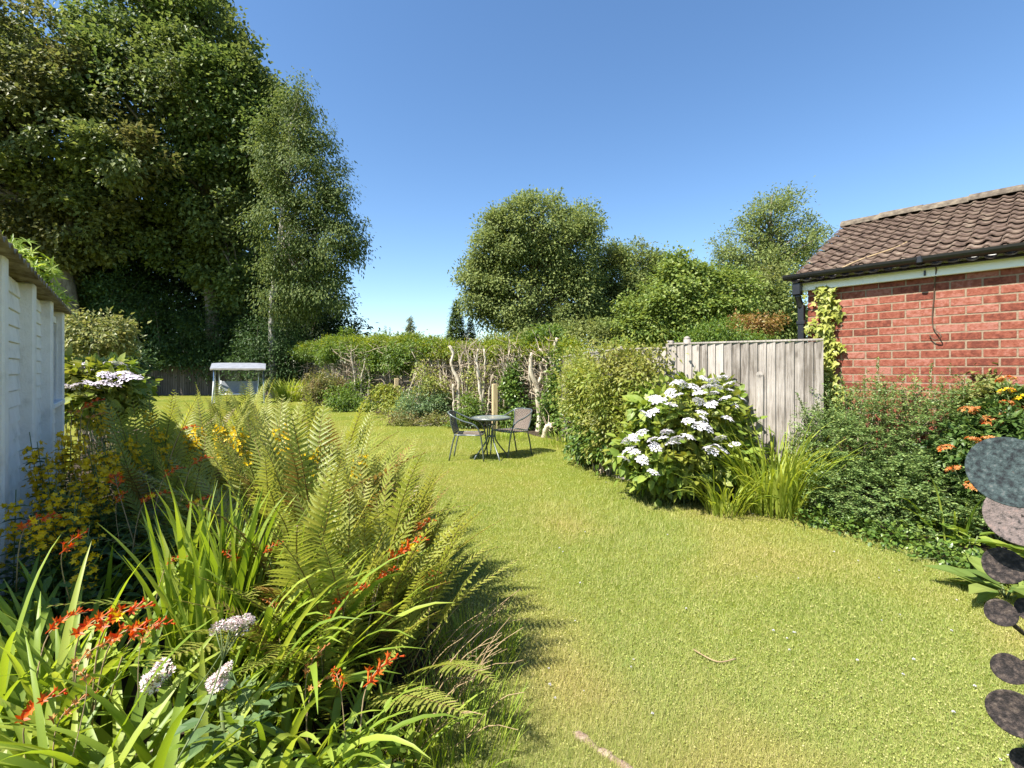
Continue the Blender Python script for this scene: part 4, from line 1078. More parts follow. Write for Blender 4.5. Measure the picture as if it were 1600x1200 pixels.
g = ground_at(790, 686); strappy('grass_tuft', 'reddish dry grass tuft behind the bistro table', g.x, g.y, 130, .32, .010, 'strap', .45)
mb = MB(); c = ground_at(573, 640)
box(mb, (0, 0, .09), (.75, .35, .16), rz=.5, bev=.05)
tag(mb.build('white_stone', M['fascia'], None, (c.x, c.y+1.2, .12)), 'white slab lying beside the golden shrub', 'stone')
bush('garden_bush', 'grey green bushes filling the skyline between the large ash and the bright maple', 'bush', blobs_px([(930, 525, 50, 24), (985, 530, 50, 22), (870, 535, 50, 18), (1020, 535, 40, 20), (800, 540, 50, 14)], 31), 'mid', .7, 70, .22, .5, sr=.05)
snag('cluster of thin grey stems in the hedge right of the timber post', 12.2, [([(796, 650), (797, 610), (792, 575), (796, 548)], .035, .015), ([(803, 650), (806, 600), (812, 570), (810, 548)], .03, .014), ([(797, 612), (788, 590), (784, 560)], .022, .012), ([(806, 600), (800, 575), (803, 552)], .02, .01)], 60)
snag('slim bare stems standing between the bleached trunk and the garden table', 13.0, [([(731, 660), (729, 610), (733, 570), (728, 546)], .03, .014), ([(737, 655), (740, 600), (743, 560)], .026, .012), ([(724, 650), (722, 600), (718, 560)], .022, .012)], 60)
snag('pale upright stems in the hedge left of the golden shrub', 18.5, [([(556, 620), (553, 580), (548, 550)], .04, .02), ([(563, 622), (566, 585), (574, 555)], .035, .018), ([(575, 622), (577, 590), (570, 560)], .03, .016)], 120)
bush('garden_bush', 'loose light green growth between the reddish olive bush and golden shrub', 'bush', blobs_px([(545, 630, 34, 12), (570, 640, 26, 10), (530, 622, 24, 12)], 17.2), 'hedge_green', .24, 36, .09, .5)
bush('garden_bush', 'light green growth joining golden shrub and blue green bush', 'bush', blobs_px([(632, 636, 26, 14), (622, 648, 24, 10)], 15.2), 'euonymus', .24, 36, .08, .5)
bush('garden_bush', 'tangle of green climber leaves among the bare stems left of the bleached trunk', 'bush', blobs_px([(680, 605, 20, 26), (665, 590, 18, 22), (700, 620, 14, 24)], 14.4), 'honey', .26, 26, .08, .6)
bush('garden_bush', 'green leaves scrambling up the bare stems just behind the table', 'bush', blobs_px([(752, 600, 14, 26), (775, 570, 16, 20), (740, 590, 10, 24)], 12.9), 'honey', .26, 22, .07, .7)

# ------------------------------------------------------------------ right-hand border
def petal_flower(mb, c, n_, r, petals, aspect=.8, cup=.25, mat=0, ph=0.0):
    n_ = norm(np.asarray(n_, float)); a1 = norm(np.cross(n_, [.31, .95, .1])); a2 = np.cross(n_, a1)
    A = ph+np.arange(petals)*2*PI/petals
    D = np.cos(A)[:, None]*a1+np.sin(A)[:, None]*a2+n_*cup
    P = np.repeat([np.asarray(c, float)], petals, 0)
    leaves(mb, P, D, np.repeat([n_], petals, 0), r, r*aspect, fold=.12, mat=mat)
def lacecap(seed, n_fl, R, mats, dome=.35, pr=.021, centre=True):
    mb = MB()
    for k in range(n_fl):
        rr = R*math.sqrt((k+.5)/n_fl); a = k*2.39996+seed
        z = -dome*rr*rr/R+rng.normal()*.004
        petal_flower(mb, (rr*math.cos(a), rr*math.sin(a), z), (math.cos(a)*.5*rr/R+rng.normal()*.15, math.sin(a)*.5*rr/R+rng.normal()*.15, 1), pr*rng.uniform(.8, 1.15), 4, .95, .1, 0, rng.uniform(0, 1.5))
    if centre:
        m = 50; a = rng.uniform(0, 2*PI, m); q = R*.75*np.sqrt(rng.random(m))
        P = np.stack([np.cos(a)*q, np.sin(a)*q, np.full(m, -.012)], 1)
        leaves(mb, P, rand_dir(m)*.5+np.array([0, 0, 1]), rand_dir(m), .012, .008, mat=1)
    tube(mb, [(0, 0, -.005), (0, 0, -.05), (.01, 0, -.16)], [.006, .004, .004], 5, 2)
    return mb.mesh('flower_head', mats)
lace = [lacecap(k*1.7, 26, .088, [M['white'], M['lilac'], M['stem']]) for k in range(4)]
hyd = bush('hydrangea', 'white flowered lacecap hydrangea in front of the pale grey fence', 'bush', blobs_px([(1065, 660, 80, 65), (1040, 715, 65, 45, 5.45), (1095, 715, 70, 45, 5.4), (1110, 640, 50, 45, 5.75), (1000, 705, 28, 38, 5.6)], 5.65), 'hydleaf', .135, 16, .125, .55, stems=26, bark='stem', sr=.008, shape=7, inner=.3)
heads = [(1100, 589), (1114, 594), (1130, 587), (1137, 598), (1057, 595), (1068, 598), (1085, 602), (1103, 602), (1122, 603), (1046, 611), (1057, 616), (1025, 622), (1034, 623), (1049, 630), (1092, 611), (1116, 612), (1132, 620), (1146, 610), (1160, 622), (1110, 629), (1092, 625), (1137, 651), (1097, 642), (1100, 651), (1095, 662), (1107, 667), (1075, 655), (1010, 645), (1018, 642), (1042, 672), (1035, 682), (1017, 685), (1025, 696), (1050, 690), (1057, 683), (1077, 680), (980, 685), (991, 682), (980, 700), (991, 703), (977, 715), (1004, 716), (1125, 682), (1122, 696), (1105, 697), (1113, 702), (1146, 692), (1131, 702), (1021, 735), (1001, 673), (1150, 632)]
HL = Vector(hyd.location)
def bush_face(px, py, cx, cy, rx, ry, Yc, dep):
    q = 1-((px-cx)/rx)**2-((py-cy)/ry)**2
    return Yc-dep*math.sqrt(max(q, 0))
for i, (px, py) in enumerate(heads):
    Y = bush_face(px, py, 1070, 690, 116, 122, 5.66, .84)-.04
    p = at(px, py, Y)
    inst('flower_head', lace[i % 4], hyd, p-HL, (.42+rng.normal()*.18, -.25*(1070-px)/100+rng.normal()*.15, rng.uniform(0, 6)), rng.uniform(.62, .92))
g = ground_at(1205, 790)
strappy('day_lily', 'large clump of yellow green arching day lily leaves between hydrangea and dark shrub', 2.75, 5.05, 330, 1.0, .022, 'daylily', .30, (.02, .55), (.5, 2.4))
strappy('day_lily', 'smaller strap leaved clump under the right side of the hydrangea', 2.20, 4.98, 110, .62, .016, 'daylily', .18, (.1, .7), (.9, 2.2))
# small-leaved shrub along the garage wall: layered sprays
shr = blobs_px([(1335, 690, 62, 78, 4.95), (1400, 690, 72, 85, 4.72), (1465, 690, 66, 85, 4.5), (1340, 770, 62, 55, 4.7), (1415, 785, 78, 58, 4.42), (1490, 770, 52, 62, 4.25), (1300, 720, 35, 70, 5.05)], 4.6, .8)
c = sum(b[0] for b in shr)/len(shr)
shrub = empty('small_leaved_shrub', (c[0], c[1], 0), 0, 'wide dark green small leaved shrub below the brick garage wall', 'bush')
mb = MB(); cents = []
for ce, r in shr:
    n = 340; d = rand_dir(n); q = ce+d*r*rng.uniform(.55, 1.05, n)[:, None]
    for a, dd in zip(q, d):
        if a[2] < .05: continue
        h = norm(np.array([dd[0]-.25, dd[1]-.35, max(-.1, dd[2])*.5+.12])+rng.normal(size=3)*.25)
        m = 34; s = rng.random(m); P = a+h*(s*.26)[:, None]+rng.normal(size=(m, 3))*np.array([.012, .012, .006])
        side = norm(np.cross(h, [0, 0, 1])); D = h*.6+side*rng.choice([-1, 1], m)[:, None]+rng.normal(size=(m, 3))*.35
        leaves(mb, P, D, rng.normal(size=(m, 3))*.35+np.array([0, 0, 1]), rng.uniform(.018, .032, m), rng.uniform(.010, .016, m))
        cents.append(a)
wb(mb, 'foliage', M['cotoneaster'], shrub)
mb = MB()
for k in range(60):
    e = cents[rng.integers(len(cents))]
    if e[2] < .45: continue
    s = np.array([c[0]+rng.uniform(-.45, .45), c[1]+.25+rng.normal()*.06, 0]); q = spline([s, s*.4+e*.6+rng.normal(size=3)*.05, e], 6)
    tube(mb, q, np.linspace(.010, .003, len(q)), 4, caps=False)
wb(mb, 'stems', M['twig'], shrub)
def shoot(px, py0, py1, Y, lean):
    b = at(px-lean, py1, Y); t_ = at(px, py0, Y); mb = MB(); q = spline([b, (b+t_)/2+Vector((.015, 0, 0)), t_], 12); tube(mb, q, np.linspace(.006, .002, len(q)), 4, 1)
    m = 150; s = rng.random(m)**.9; P = np.stack([np.interp(s, np.linspace(0, 1, len(q)), q[:, i]) for i in range(3)], 1); a = rng.uniform(0, 2*PI, m)
    D = np.stack([np.cos(a), np.sin(a), np.full(m, .75)], 1); ln = (.030+.022*(1-s))*rng.uniform(.7, 1.2, m)
    leaves(mb, P, D, rand_dir(m)*.3+np.array([0, 0, 1]), ln, ln*.42)
    wb(mb, 'shoot', [M['cotoneaster'], M['twig']], shrub)
for a in [(1372, 560, 680, 4.95, 12), (1456, 568, 680, 4.6, 14), (1430, 592, 690, 4.7, 6), (1350, 592, 680, 5.0, 6), (1313, 583, 660, 5.15, -14), (1505, 590, 680, 4.4, 4), (1290, 612, 690, 5.1, -24), (1395, 605, 690, 4.85, 3), (1470, 600, 690, 4.55, -5), (1245, 615, 700, 5.0, -30), (1275, 625, 700, 5.0, -12), (1330, 605, 690, 5.05, 4), (1410, 610, 690, 4.75, -4), (1487, 610, 690, 4.45, 8)]: shoot(*a)
bush('ground_cover', 'low leafy weeds along the lawn edge under the dark small leaved shrub', 'plant', [(np.array(p), np.array([.17, .17, .10])) for p in ((2.95, 4.62, .05), (3.12, 4.36, .05), (3.26, 4.05, .05), (3.33, 3.72, .05), (3.40, 3.4, .05), (3.5, 3.1, .05))], 'ivy', .075, 12, .042, .65, stems=6, sr=.003, bark='stem', shape=7)
# ivy strip climbing the garage corner
def ivy_strip():
    mb = MB(); n = 620; P = []; 
    for k in range(n):
        v = rng.random(); py = 447+v*215
        cx = 1291+3*math.sin(v*9)+ (4 if v > .4 else 0); w = 13+4*math.sin(v*17)+(6 if v > .55 else 0)
        if v < .06: w = 17
        px = cx+rng.normal()*w*.52
        P.append(on_wall(px, py, -.02-abs(rng.normal())*.045)+GO)
    for px, py in ((1272, 505), (1278, 512), (1266, 515), (1284, 520), (1311, 540), (1318, 543), (1309, 485), (1307, 492), (1300, 470)):
        for k in range(7): P.append(on_wall(px+rng.normal()*3, py+rng.normal()*3, -.02-abs(rng.normal())*.02)+GO)
    P = np.array(P); n = len(P)
    D = -np.array([GN[0], GN[1], 0])*.35+np.array([0, 0, -.75])+rng.normal(size=(n, 3))*.35
    U = -np.array([GN[0], GN[1], 0])+np.array([0, 0, .6])+rng.normal(size=(n, 3))*.3
    ln = rng.uniform(.045, .085, n)
    # each ivy leaf: three pointed lobes
    D = norm(D); S = norm(np.cross(D, U)); N = np.cross(S, D); L = ln[:, None]
    pts = [(0, 0), (-.05, .32), (.30, .52), (.38, .22), (1.0, 0), (.38, -.22), (.30, -.52), (-.05, -.32)]
    V = np.stack([P+D*L*a+S*L*b+N*L*(.10*abs(b)*2-.12*a*a) for a, b in pts], 1).reshape(-1, 3); i = np.arange(n)[:, None]*8
    mb.add(V, np.concatenate([i+np.array([[0, 1, 2, 3]]), i+np.array([[0, 3, 4, 5]]), i+np.array([[0, 5, 6, 7]])]))
    return mb
base = on_wall(1300, 700, -.05)+GO
iv = empty('ivy', (base[0], base[1], 0), 0, 'strip of yellow green ivy climbing the corner of the brick garage', 'climber')
wb(ivy_strip(), 'foliage', M['ivy_yellow'], iv)
mb = MB()
for dx in (-3, 2, 5): tube(mb, spline([on_wall(1300+dx, 800, -.02)+GO, on_wall(1298+dx, 650, -.02)+GO, on_wall(1290+dx, 560, -.02)+GO, on_wall(1291+dx, 455, -.02)+GO], 16), .006, 5)
wb(mb, 'stems', M['twig'], iv)
bush('variegated_ivy', 'yellow variegated ivy cone climbing the garage wall near the right edge', 'climber', blobs_px([(1546, 585, 9, 26, 4.52), (1540, 625, 32, 30, 4.42), (1570, 615, 22, 22, 4.4), (1520, 640, 20, 22, 4.45)], 4.42), 'variegated', .07, 16, .05, .8, shape=4, stems=8, sr=.006)
og = bush('orange_flowered_shrub', 'shrub with fading orange flower heads behind the disc sculpture', 'bush', blobs_px([(1560, 690, 50, 55, 4.1), (1520, 720, 40, 55, 4.15), (1590, 650, 30, 40, 4.1), (1600, 740, 60, 60, 3.95), (1500, 690, 30, 30, 4.25)], 4.1), 'shadeflower_leaf', .09, 20, .07, .42, stems=16, sr=.007, bark='stem', shape=7)
def cluster(seed, mats, n=26, R=.055):
    mb = MB()
    for k in range(n):
        d = rand_dir(1)[0]; d[2] = abs(d[2])*.8; petal_flower(mb, d*R*np.array([1.1, 1.1, .6]), d+np.array([0, 0, .5]), .026*rng.uniform(.7, 1.2), 5, .42, .5, 0 if rng.random() < .8 else 1, rng.uniform(0, 2))
    tube(mb, [(0, 0, 0), (0, 0, -.12)], .004, 4, 2)
    return mb.mesh('flower_head', mats)
och = [cluster(k, [M['dullorange'], M['redorange'], M['stem']]) for k in range(3)]
ych = [cluster(k, [M['yellow'], M['dullorange'], M['stem']]) for k in range(2)]
OL = Vector(og.location)
for i, (px, py, kind) in enumerate([(1572, 594, 0), (1575, 632, 0), (1582, 644, 0), (1572, 651, 0), (1525, 642, 0), (1511, 640, 0), (1550, 659, 0), (1522, 689, 0), (1546, 686, 0), (1478, 701, 0), (1492, 734, 0), (1521, 760, 0), (1572, 612, 1), (1592, 626, 1), (1590, 655, 0), (1597, 640, 0)]):
    Y = 3.85 if py > 660 else 4.05
    inst('flower_head', (ych[i % 2] if kind else och[i % 3]), og, at(px, py, Y)-OL, (.3+rng.normal()*.2, rng.normal()*.2, rng.uniform(0, 6)), rng.uniform(.7, 1.1))
strappy('strappy_plant', 'few arching strap leaves in front of the dark shrub left of the discs', at(1490, 800, 4.05).x, 4.05, 22, .85, .022, 'strap', .12, (.15, .6), (.8, 2.2))
def rosette(name, label, x, y, n, L, W, mat, h=.25, group=None):
    root = empty(name, (x, y, 0), 0, label, 'plant', group); mb = MB()
    a = rng.uniform(0, 2*PI, n); el = rng.uniform(-.1, .7, n); z = rng.uniform(.03, h, n); q = rng.uniform(0, .12, n)
    P = np.stack([np.cos(a)*q, np.sin(a)*q, z], 1); D = np.stack([np.cos(a)*np.cos(el), np.sin(a)*np.cos(el), np.sin(el)], 1)
    ln = L*rng.uniform(.6, 1.15, n)
    leaves(mb, P, D, np.array([0, 0, 1.0])+rand_dir(n)*.25, ln, ln*W, shape=7, droop=.25); mb.build('leaves', M[mat], root)
    mb = MB()
    for k in range(6): tube(mb, [(0, 0, 0), tuple(P[k]*np.array([.7, .7, 1]))], .006, 5)
    mb.build('stems', M['stem'], root)
    return root
for px, py, n, L, lab in [(1475, 842, 34, .16, 'bright broad leaved plant with brown seed heads at the shrub foot'), (1440, 846, 26, .12, 'small bright plant at the lawn edge below the dark shrub'), (1515, 872, 34, .16, 'broad leaved plant at the lawn edge left of the stone grey disc')]:
    g = ground_at(px, py); rosette('broad_leaved_plant', lab, g.x, g.y, n, L, .5, 'hydleaf', .22)
g = ground_at(1572, 935); rosette('foxglove_rosette', 'rosette of large green leaves behind the third disc', g.x, g.y, 16, .30, .40, 'bright', .08)
g = ground_at(1625, 900); rosette('foxglove_rosette', 'leafy rosette at the right edge behind the discs', g.x, g.y, 20, .30, .40, 'hydleaf', .2)

# ------------------------------------------------------------------ left-hand border: far end
hyl = bush('hydrangea', 'pale pink lacecap hydrangea beyond the corner of the white shed', 'bush', blobs_px([(150, 620, 55, 45), (120, 600, 30, 40), (185, 610, 32, 40)], 6.6), 'hydleaf', .16, 16, .14, .6, stems=14, bark='stem', sr=.008, shape=7)
lace2 = [lacecap(k*2.1, 24, .11, [M['lilac'], M['lilac'], M['stem']], pr=.026) for k in range(3)]
HL2 = Vector(hyl.location)
for i, (px, py) in enumerate([(135, 566), (158, 568), (175, 572), (190, 580), (120, 572), (150, 577), (168, 583), (198, 588), (110, 602), (123, 600), (145, 597), (157, 595), (175, 598), (188, 568), (205, 585), (105, 575)]):
    inst('flower_head', lace2[i % 3], hyl, at(px, py, 6.15+.3*((575-py) > -4))-HL2, (.25+rng.normal()*.15, rng.normal()*.15, rng.uniform(0, 6)), rng.uniform(.9, 1.2))
bush('viburnum', 'pale olive shrub beyond the shed corner above the pink hydrangea', 'bush', blobs_px([(150, 520, 52, 30), (118, 508, 32, 20), (180, 535, 34, 20), (130, 555, 40, 30)], 9.0), 'variegated', .20, 26, .10, .5, sr=.014)
bush('viburnum', 'dull green shrub filling behind the pink hydrangea, left of the dark fence', 'bush', blobs_px([(110, 560, 30, 50), (200, 570, 30, 25), (150, 580, 60, 40)], 10.0), 'laurel', .25, 40, .10, .5, sr=.014)
def palm_shrub():
    bl = blobs_px([(15, 385, 32, 16), (52, 425, 36, 34), (85, 465, 22, 10), (60, 455, 30, 18), (35, 445, 25, 40)], 6.3)
    c = bl[1][0]; root = empty('leafy_shrub', (c[0], c[1], 0), 0, 'sunlit narrow leaved shrub rising behind the corrugated shed roof', 'bush'); mb = MB()
    for ce, r in bl:
        n = int(10+r[0]*r[2]*420)
        for k in range(n):
            d = rand_dir(1)[0]; p = ce+d*r*rng.uniform(.4, 1); ax = norm(d*.5+np.array([.1, -.25, .5])+rng.normal(size=3)*.3); m = 7
            a1 = norm(np.cross(ax, [.3, .9, .2])); a2 = np.cross(ax, a1); A = rng.uniform(0, 6)+np.arange(m)*2*PI/m
            D = np.cos(A)[:, None]*a1+np.sin(A)[:, None]*a2+ax*.25
            leaves(mb, np.repeat([p], m, 0), D, np.repeat([ax], m, 0), rng.uniform(.09, .17, m), .026, shape=7, droop=.2)
    wb(mb, 'foliage', M['strap'], root); mb = MB()
    for ce, r in bl: tube(mb, spline([(c[0], c[1], 0), (c[0]*.6+ce[0]*.4, c[1], ce[2]*.6), tuple(ce)], 8), .02, 5)
    wb(mb, 'stems', M['bark'], root)
palm_shrub()

# ------------------------------------------------------------------ ferns
def frond(L, a0, a1, pairs=26, maxpin=.155, fine=8, mats=None):
    mb = MB(); n = 40; s = np.linspace(0, 1, n); ang = a0+(a1-a0)*s**1.5
    ds = L/(n-1); x = np.concatenate([[0], np.cumsum(np.sin(ang[:-1])*ds)]); z = np.concatenate([[0], np.cumsum(np.cos(ang[:-1])*ds)])
    y = .02*np.sin(s*4+rng.uniform(0, 6))*L
    C = np.stack([x, y, z], 1); tube(mb, C[::2], np.linspace(.0045, .001, len(C[::2])), 5, 1, caps=False)
    roll = rng.uniform(-.25, .25)
    for k in range(pairs):
        t = .16+.83*(k/(pairs-1))**.9
        q = (t-.16)/.84
        ln = maxpin*L/1.0*min(1, .42+q*2.6)*(1-q**1.7)**.8*rng.uniform(.92, 1.06)+.008
        i = t*(n-1); p = np.array([np.interp(i, np.arange(n), C[:, j]) for j in range(3)]); a = np.interp(i, np.arange(n), ang)
        T = np.array([math.sin(a), 0, math.cos(a)]); N = np.array([-math.cos(a), 0, math.sin(a)])
        for sd in (-1, 1):
            S = np.array([0, sd, 0.0]); fw = .30+.35*q+rng.normal()*.05
            D = norm(S*math.cos(fw)+T*math.sin(fw)+N*(.12+sd*roll*.5+rng.normal()*.06)); B = norm(np.cross(N, D))
            m = 2*fine+1; u = np.linspace(0, 1, m); w = .115*ln*np.clip(1-u**1.8, 0, 1)**.7*np.where(np.arange(m) % 2 == 0, .62, 1.12)+.0006
            cen = p+D*(u*ln)[:, None]-N*(.16*ln*u**2)[:, None]+T*(.05*ln*u**2)[:, None]
            up_ = N*(.25*w)[:, None]
            V = np.stack([cen+B*w[:, None]+up_, cen, cen-B*w[:, None]+up_], 1).reshape(-1, 3)
            j = np.arange(m-1)[:, None]*3; mb.add(V, np.concatenate([j+np.array([[0, 1, 4, 3]]), j+np.array([[1, 2, 5, 4]])]), 0)
    return mb.mesh('frond', mats)
FM = [M['fern'], M['rachis']]; FO = [M['fern_old'], M['rachis']]
fr_up = [frond(1.0, rng.uniform(.02, .18), rng.uniform(.35, .75), 30, rng.uniform(.115, .145), mats=FM) for k in range(5)]
fr_mid = [frond(1.0, rng.uniform(.35, .6), rng.uniform(.8, 1.15), 30, rng.uniform(.115, .145), mats=FM) for k in range(5)]
fr_low = [frond(1.0, rng.uniform(.65, .85), rng.uniform(1.1, 1.5), 28, rng.uniform(.12, .15), mats=FM) for k in range(4)]
fr_old = [frond(1.0, rng.uniform(.2, .6), rng.uniform(.9, 1.3), 27, .12, mats=FO) for k in range(3)]
FERNS = [(-.66, 2.75, .95, 22, 'fern at the right front of the left border, rusty fronds reaching over the lawn'),
         (-.62, 3.25, .80, 18, 'fern leaning over the lawn edge just behind the front one'),
         (-1.12, 2.95, 1.12, 18, 'tall upright fern behind the orange crocosmia in the left border'),
         (-1.15, 3.65, .98, 18, 'fern whose tips point at the bistro table'),
         (-1.72, 3.45, 1.12, 18, 'fern with brownish fronds beside the shaded yellow loosestrife'),
         (-1.62, 4.25, 1.14, 16, 'fern in the middle of the border below the hedge end'),
         (-2.30, 4.15, 1.0, 16, 'fern in front of the swing seat, sunlit tips'),
         (-2.35, 5.05, 1.0, 14, 'fern at the lawn edge with tips below the pale fence panel'),
         (-3.05, 4.85, 1.05, 14, 'fern half in the shade of the white shed'),
         (-3.05, 5.9, 1.02, 14, 'fern behind the middle ferns, below the swing seat left post'),
         (-3.75, 5.9, 1.1, 14, 'fern beside the pale pink hydrangea, with yellow green tips'),
         (-3.9, 7.2, 1.2, 12, 'farthest fern in the left border, in front of the dark back fence'),
         (-.95, 2.40, 1.0, 16, 'fern squeezed between the sedum and the front ferns'),
         (-1.40, 3.15, 1.12, 14, 'fern in the thick of the border with its fronds mostly hidden'),
         (-.92, 3.35, .90, 14, 'fern near the lawn edge between the leaning fern and the bistro table view'),
         (-2.0, 4.7, 1.0, 12, 'fern with pale tips in the middle distance of the border'),
         (-2.75, 5.45, 1.0, 12, 'fern among the farther ones, just right of the hydrangea'),
         (-.62, 2.22, .85, 20, 'fern with dark stems right behind the broken brown stalks'),
         (-2.65, 3.50, 1.0, 13, 'fern in the shed shade behind the tallest loosestrife'),
         (-3.15, 4.15, 1.1, 13, 'dark shaded fern close to the white shed wall'),
         (-3.75, 5.0, 1.1, 13, 'fern under the left edge of the pale pink hydrangea'),
         (-3.35, 6.7, 1.0, 12, 'small looking far fern right of the pink hydrangea'),
         (-4.45, 7.6, 1.2, 12, 'far fern between the pink hydrangea and the back lawn'),
         (-2.10, 3.05, .95, 12, 'fern in half shade among the red crocosmia flowers'),
         (-.42, 2.30, .74, 14, 'low fern arching onto the lawn at the front of the border'),
         (-.66, 2.02, .60, 9, 'small fern in the shade at the front corner of the border')]
for i, (x, y, h, n, lab) in enumerate(FERNS):
    x -= .12 if x > -1.2 else 0
    root = empty('fern', (x, y, 0), 0, lab, 'fern', 'ferns in the left border')
    n = int(n*1.55)
    for k in range(n):
        az = k*2.39996+rng.normal()*.25; sz = h*1.1*rng.uniform(.78, 1.08)
        u = k/n
        if u < .42: me = fr_up[rng.integers(5)]; sz *= 1.05
        elif u < .82: me = fr_mid[rng.integers(5)]
        else: me = fr_low[rng.integers(4)]
        if rng.random() < .13: me = fr_old[rng.integers(3)]
        inst('frond', me, root, (.05*math.cos(az), .05*math.sin(az), 0), (rng.normal()*.1, rng.normal()*.08, az), sz)
    
# ------------------------------------------------------------------ crocosmia: strap leaves and red-orange spikes
def croc_spike(n=9, dull=False):
    mb = MB(); q = spline([(0, 0, -.34), (.02, 0, -.15), (.05, 0, -.03), (.11, 0, .02), (.17, 0, .02)], 14); tube(mb, q, np.linspace(.003, .0013, len(q)), 4, 1)
    for k in range(n):
        t = k/(n-1); p = np.array([.04+.135*t, 0, -.025+.05*min(1, t*1.6)]); sd = 1 if k % 2 else -1
        sz = (.038-.018*t)*(.8 if dull else 1)
        d = norm(np.array([.35+.4*t, sd*.55, .55-.3*t])+rng.normal(size=3)*.15)
        tube(mb, [p, p+d*sz*.5, p+d*sz*.9], [.0018, .0028, .0048], 5, 0, caps=False)
        if t < .75: petal_flower(mb, p+d*sz*.85, d, sz*.75, 6, .36, .75, 0 if rng.random() < .93 else 2, rng.uniform(0, 1))
        else: leaves(mb, np.array([p]), np.array([d]), np.array([[0, 0, 1.0]]), sz*1.2, .006)
    return mb.mesh('flower_spike', [M['dullorange'] if dull else M['redorange'], M['drystem'], M['yellow'] if not dull else M['dullorange']])
cs = [croc_spike(9), croc_spike(11), croc_spike(8)]; cd = [croc_spike(9, True), croc_spike(8, True)]
def crocosmia(label, x, y, n, L, W, a0, a1, spikes, r=.2, bias=None):
    root = empty('crocosmia', (x, y, 0), 0, label, 'flowering plant', 'crocosmia clumps in the left border'); mb = MB()
    for k in range(int(n*1.55)):
        az = rng.uniform(0, 2*PI)
        if bias is not None and rng.random() < .6: az = bias+rng.normal()*.6
        q = r*math.sqrt(rng.random()); qa = rng.uniform(0, 2*PI); lean = rng.uniform(*a0)
        blade(mb, (q*math.cos(qa), q*math.sin(qa), 0), az, L*rng.uniform(.6, 1.12), W*1.2*rng.uniform(.5, 1.3), lean, max(lean+.05, rng.uniform(*a1)), 10, rng.uniform(1.3, 3.0), rng.normal()*.5)
    mb.build('leaves', M['strap'], root)
    for i, (px, py, Y, az, s, dull) in enumerate(spikes):
        p = at(px, py, Y)-Vector((x, y, 0))
        inst('flower_spike', (cd[i % 2] if dull else cs[i % 3]), root, p, (rng.normal()*.15, rng.normal()*.15, az), s)
    return root
crocosmia('crocosmia clump of upright blades standing before the shaded loosestrife', -1.32, 2.12, 75, .98, .030, (.0, .32), (.1, .8), [(180, 757, 2.5, 2.2, 1.0, 0), (207, 782, 2.5, .4, .9, 0), (172, 786, 2.4, 1.5, .6, 0), (245, 742, 2.5, 1.0, .7, 0), (283, 792, 2.4, 0.2, .8, 0), (275, 668, 2.8, .5, .6, 0), (290, 722, 2.6, .9, .7, 0), (250, 880, 2.0, .8, .5, 0)], .16)
crocosmia('crocosmia with the biggest orange red spray, at the left edge of the front', -1.78, 1.82, 90, .85, .028, (.2, .9), (.8, 1.9), [(95, 985, 1.75, .1, 1.15, 0), (130, 975, 1.75, .3, 1.2, 0), (150, 990, 1.72, .0, 1.1, 0), (50, 985, 1.75, .6, .9, 0), (15, 818, 2.1, .3, 1.0, 0), (75, 868, 2.0, 1.0, .8, 0), (5, 1125, 1.5, .2, 1.0, 0), (185, 985, 1.72, .4, .9, 0), (62, 1130, 1.5, .5, .8, 1), (93, 1035, 1.6, .5, .9, 1)], .22, bias=2.8)
crocosmia('crocosmia sprawling at the bottom left corner over pale stones', -1.30, 1.50, 80, .74, .030, (.4, 1.0), (1.1, 2.2), [(150, 1065, 1.5, 2.9, .6, 1), (207, 1010, 1.6, 1.5, .6, 1)], .22, bias=3.4)
crocosmia('crocosmia with long arching blades and scattered flowers in front of the ferns', -1.02, 1.98, 78, .86, .026, (.1, .7), (.9, 2.3), [(500, 938, 2.0, .3, 1.05, 0), (530, 925, 2.0, .1, .7, 0), (435, 945, 1.95, 2.6, .6, 1), (590, 868, 2.15, .5, 1.0, 0), (610, 858, 2.15, .3, .9, 0), (578, 900, 2.1, .3, .7, 0), (650, 912, 2.2, .9, .8, 0), (665, 920, 2.2, .1, .6, 1), (400, 862, 2.1, .7, .6, 0), (640, 825, 2.3, .4, .7, 0), (375, 878, 2.1, 2.8, .6, 0), (490, 975, 1.9, .5, .6, 0)], .22, bias=.2)
crocosmia('crocosmia at the bottom with a drooping flower spray and broad bent leaves', -.72, 1.58, 34, .62, .026, (.2, .8), (1.2, 2.5), [(548, 1070, 1.62, .6, 1.0, 0), (536, 1080, 1.62, 2.2, .6, 0), (462, 1060, 1.7, 1.2, .9, 1), (470, 1075, 1.7, .2, .7, 1)], .16, bias=-.6)
crocosmia('crocosmia in the shade against the white shed, at the left edge', -2.25, 2.30, 70, .75, .020, (.1, .8), (.6, 1.9), [(100, 645, 3.2, .4, .9, 1), (128, 650, 3.2, .3, .8, 1), (115, 637, 3.2, .9, .9, 0)], .25)
crocosmia('crocosmia blades among the low ferns, without flowers', -1.30, 2.55, 50, .9, .026, (.0, .5), (.5, 1.6), [], .2)
crocosmia('thin leaved crocosmia among brown stalks by the lawn corner', -.50, 1.80, 26, .45, .012, (.2, .9), (.8, 2.2), [], .16)
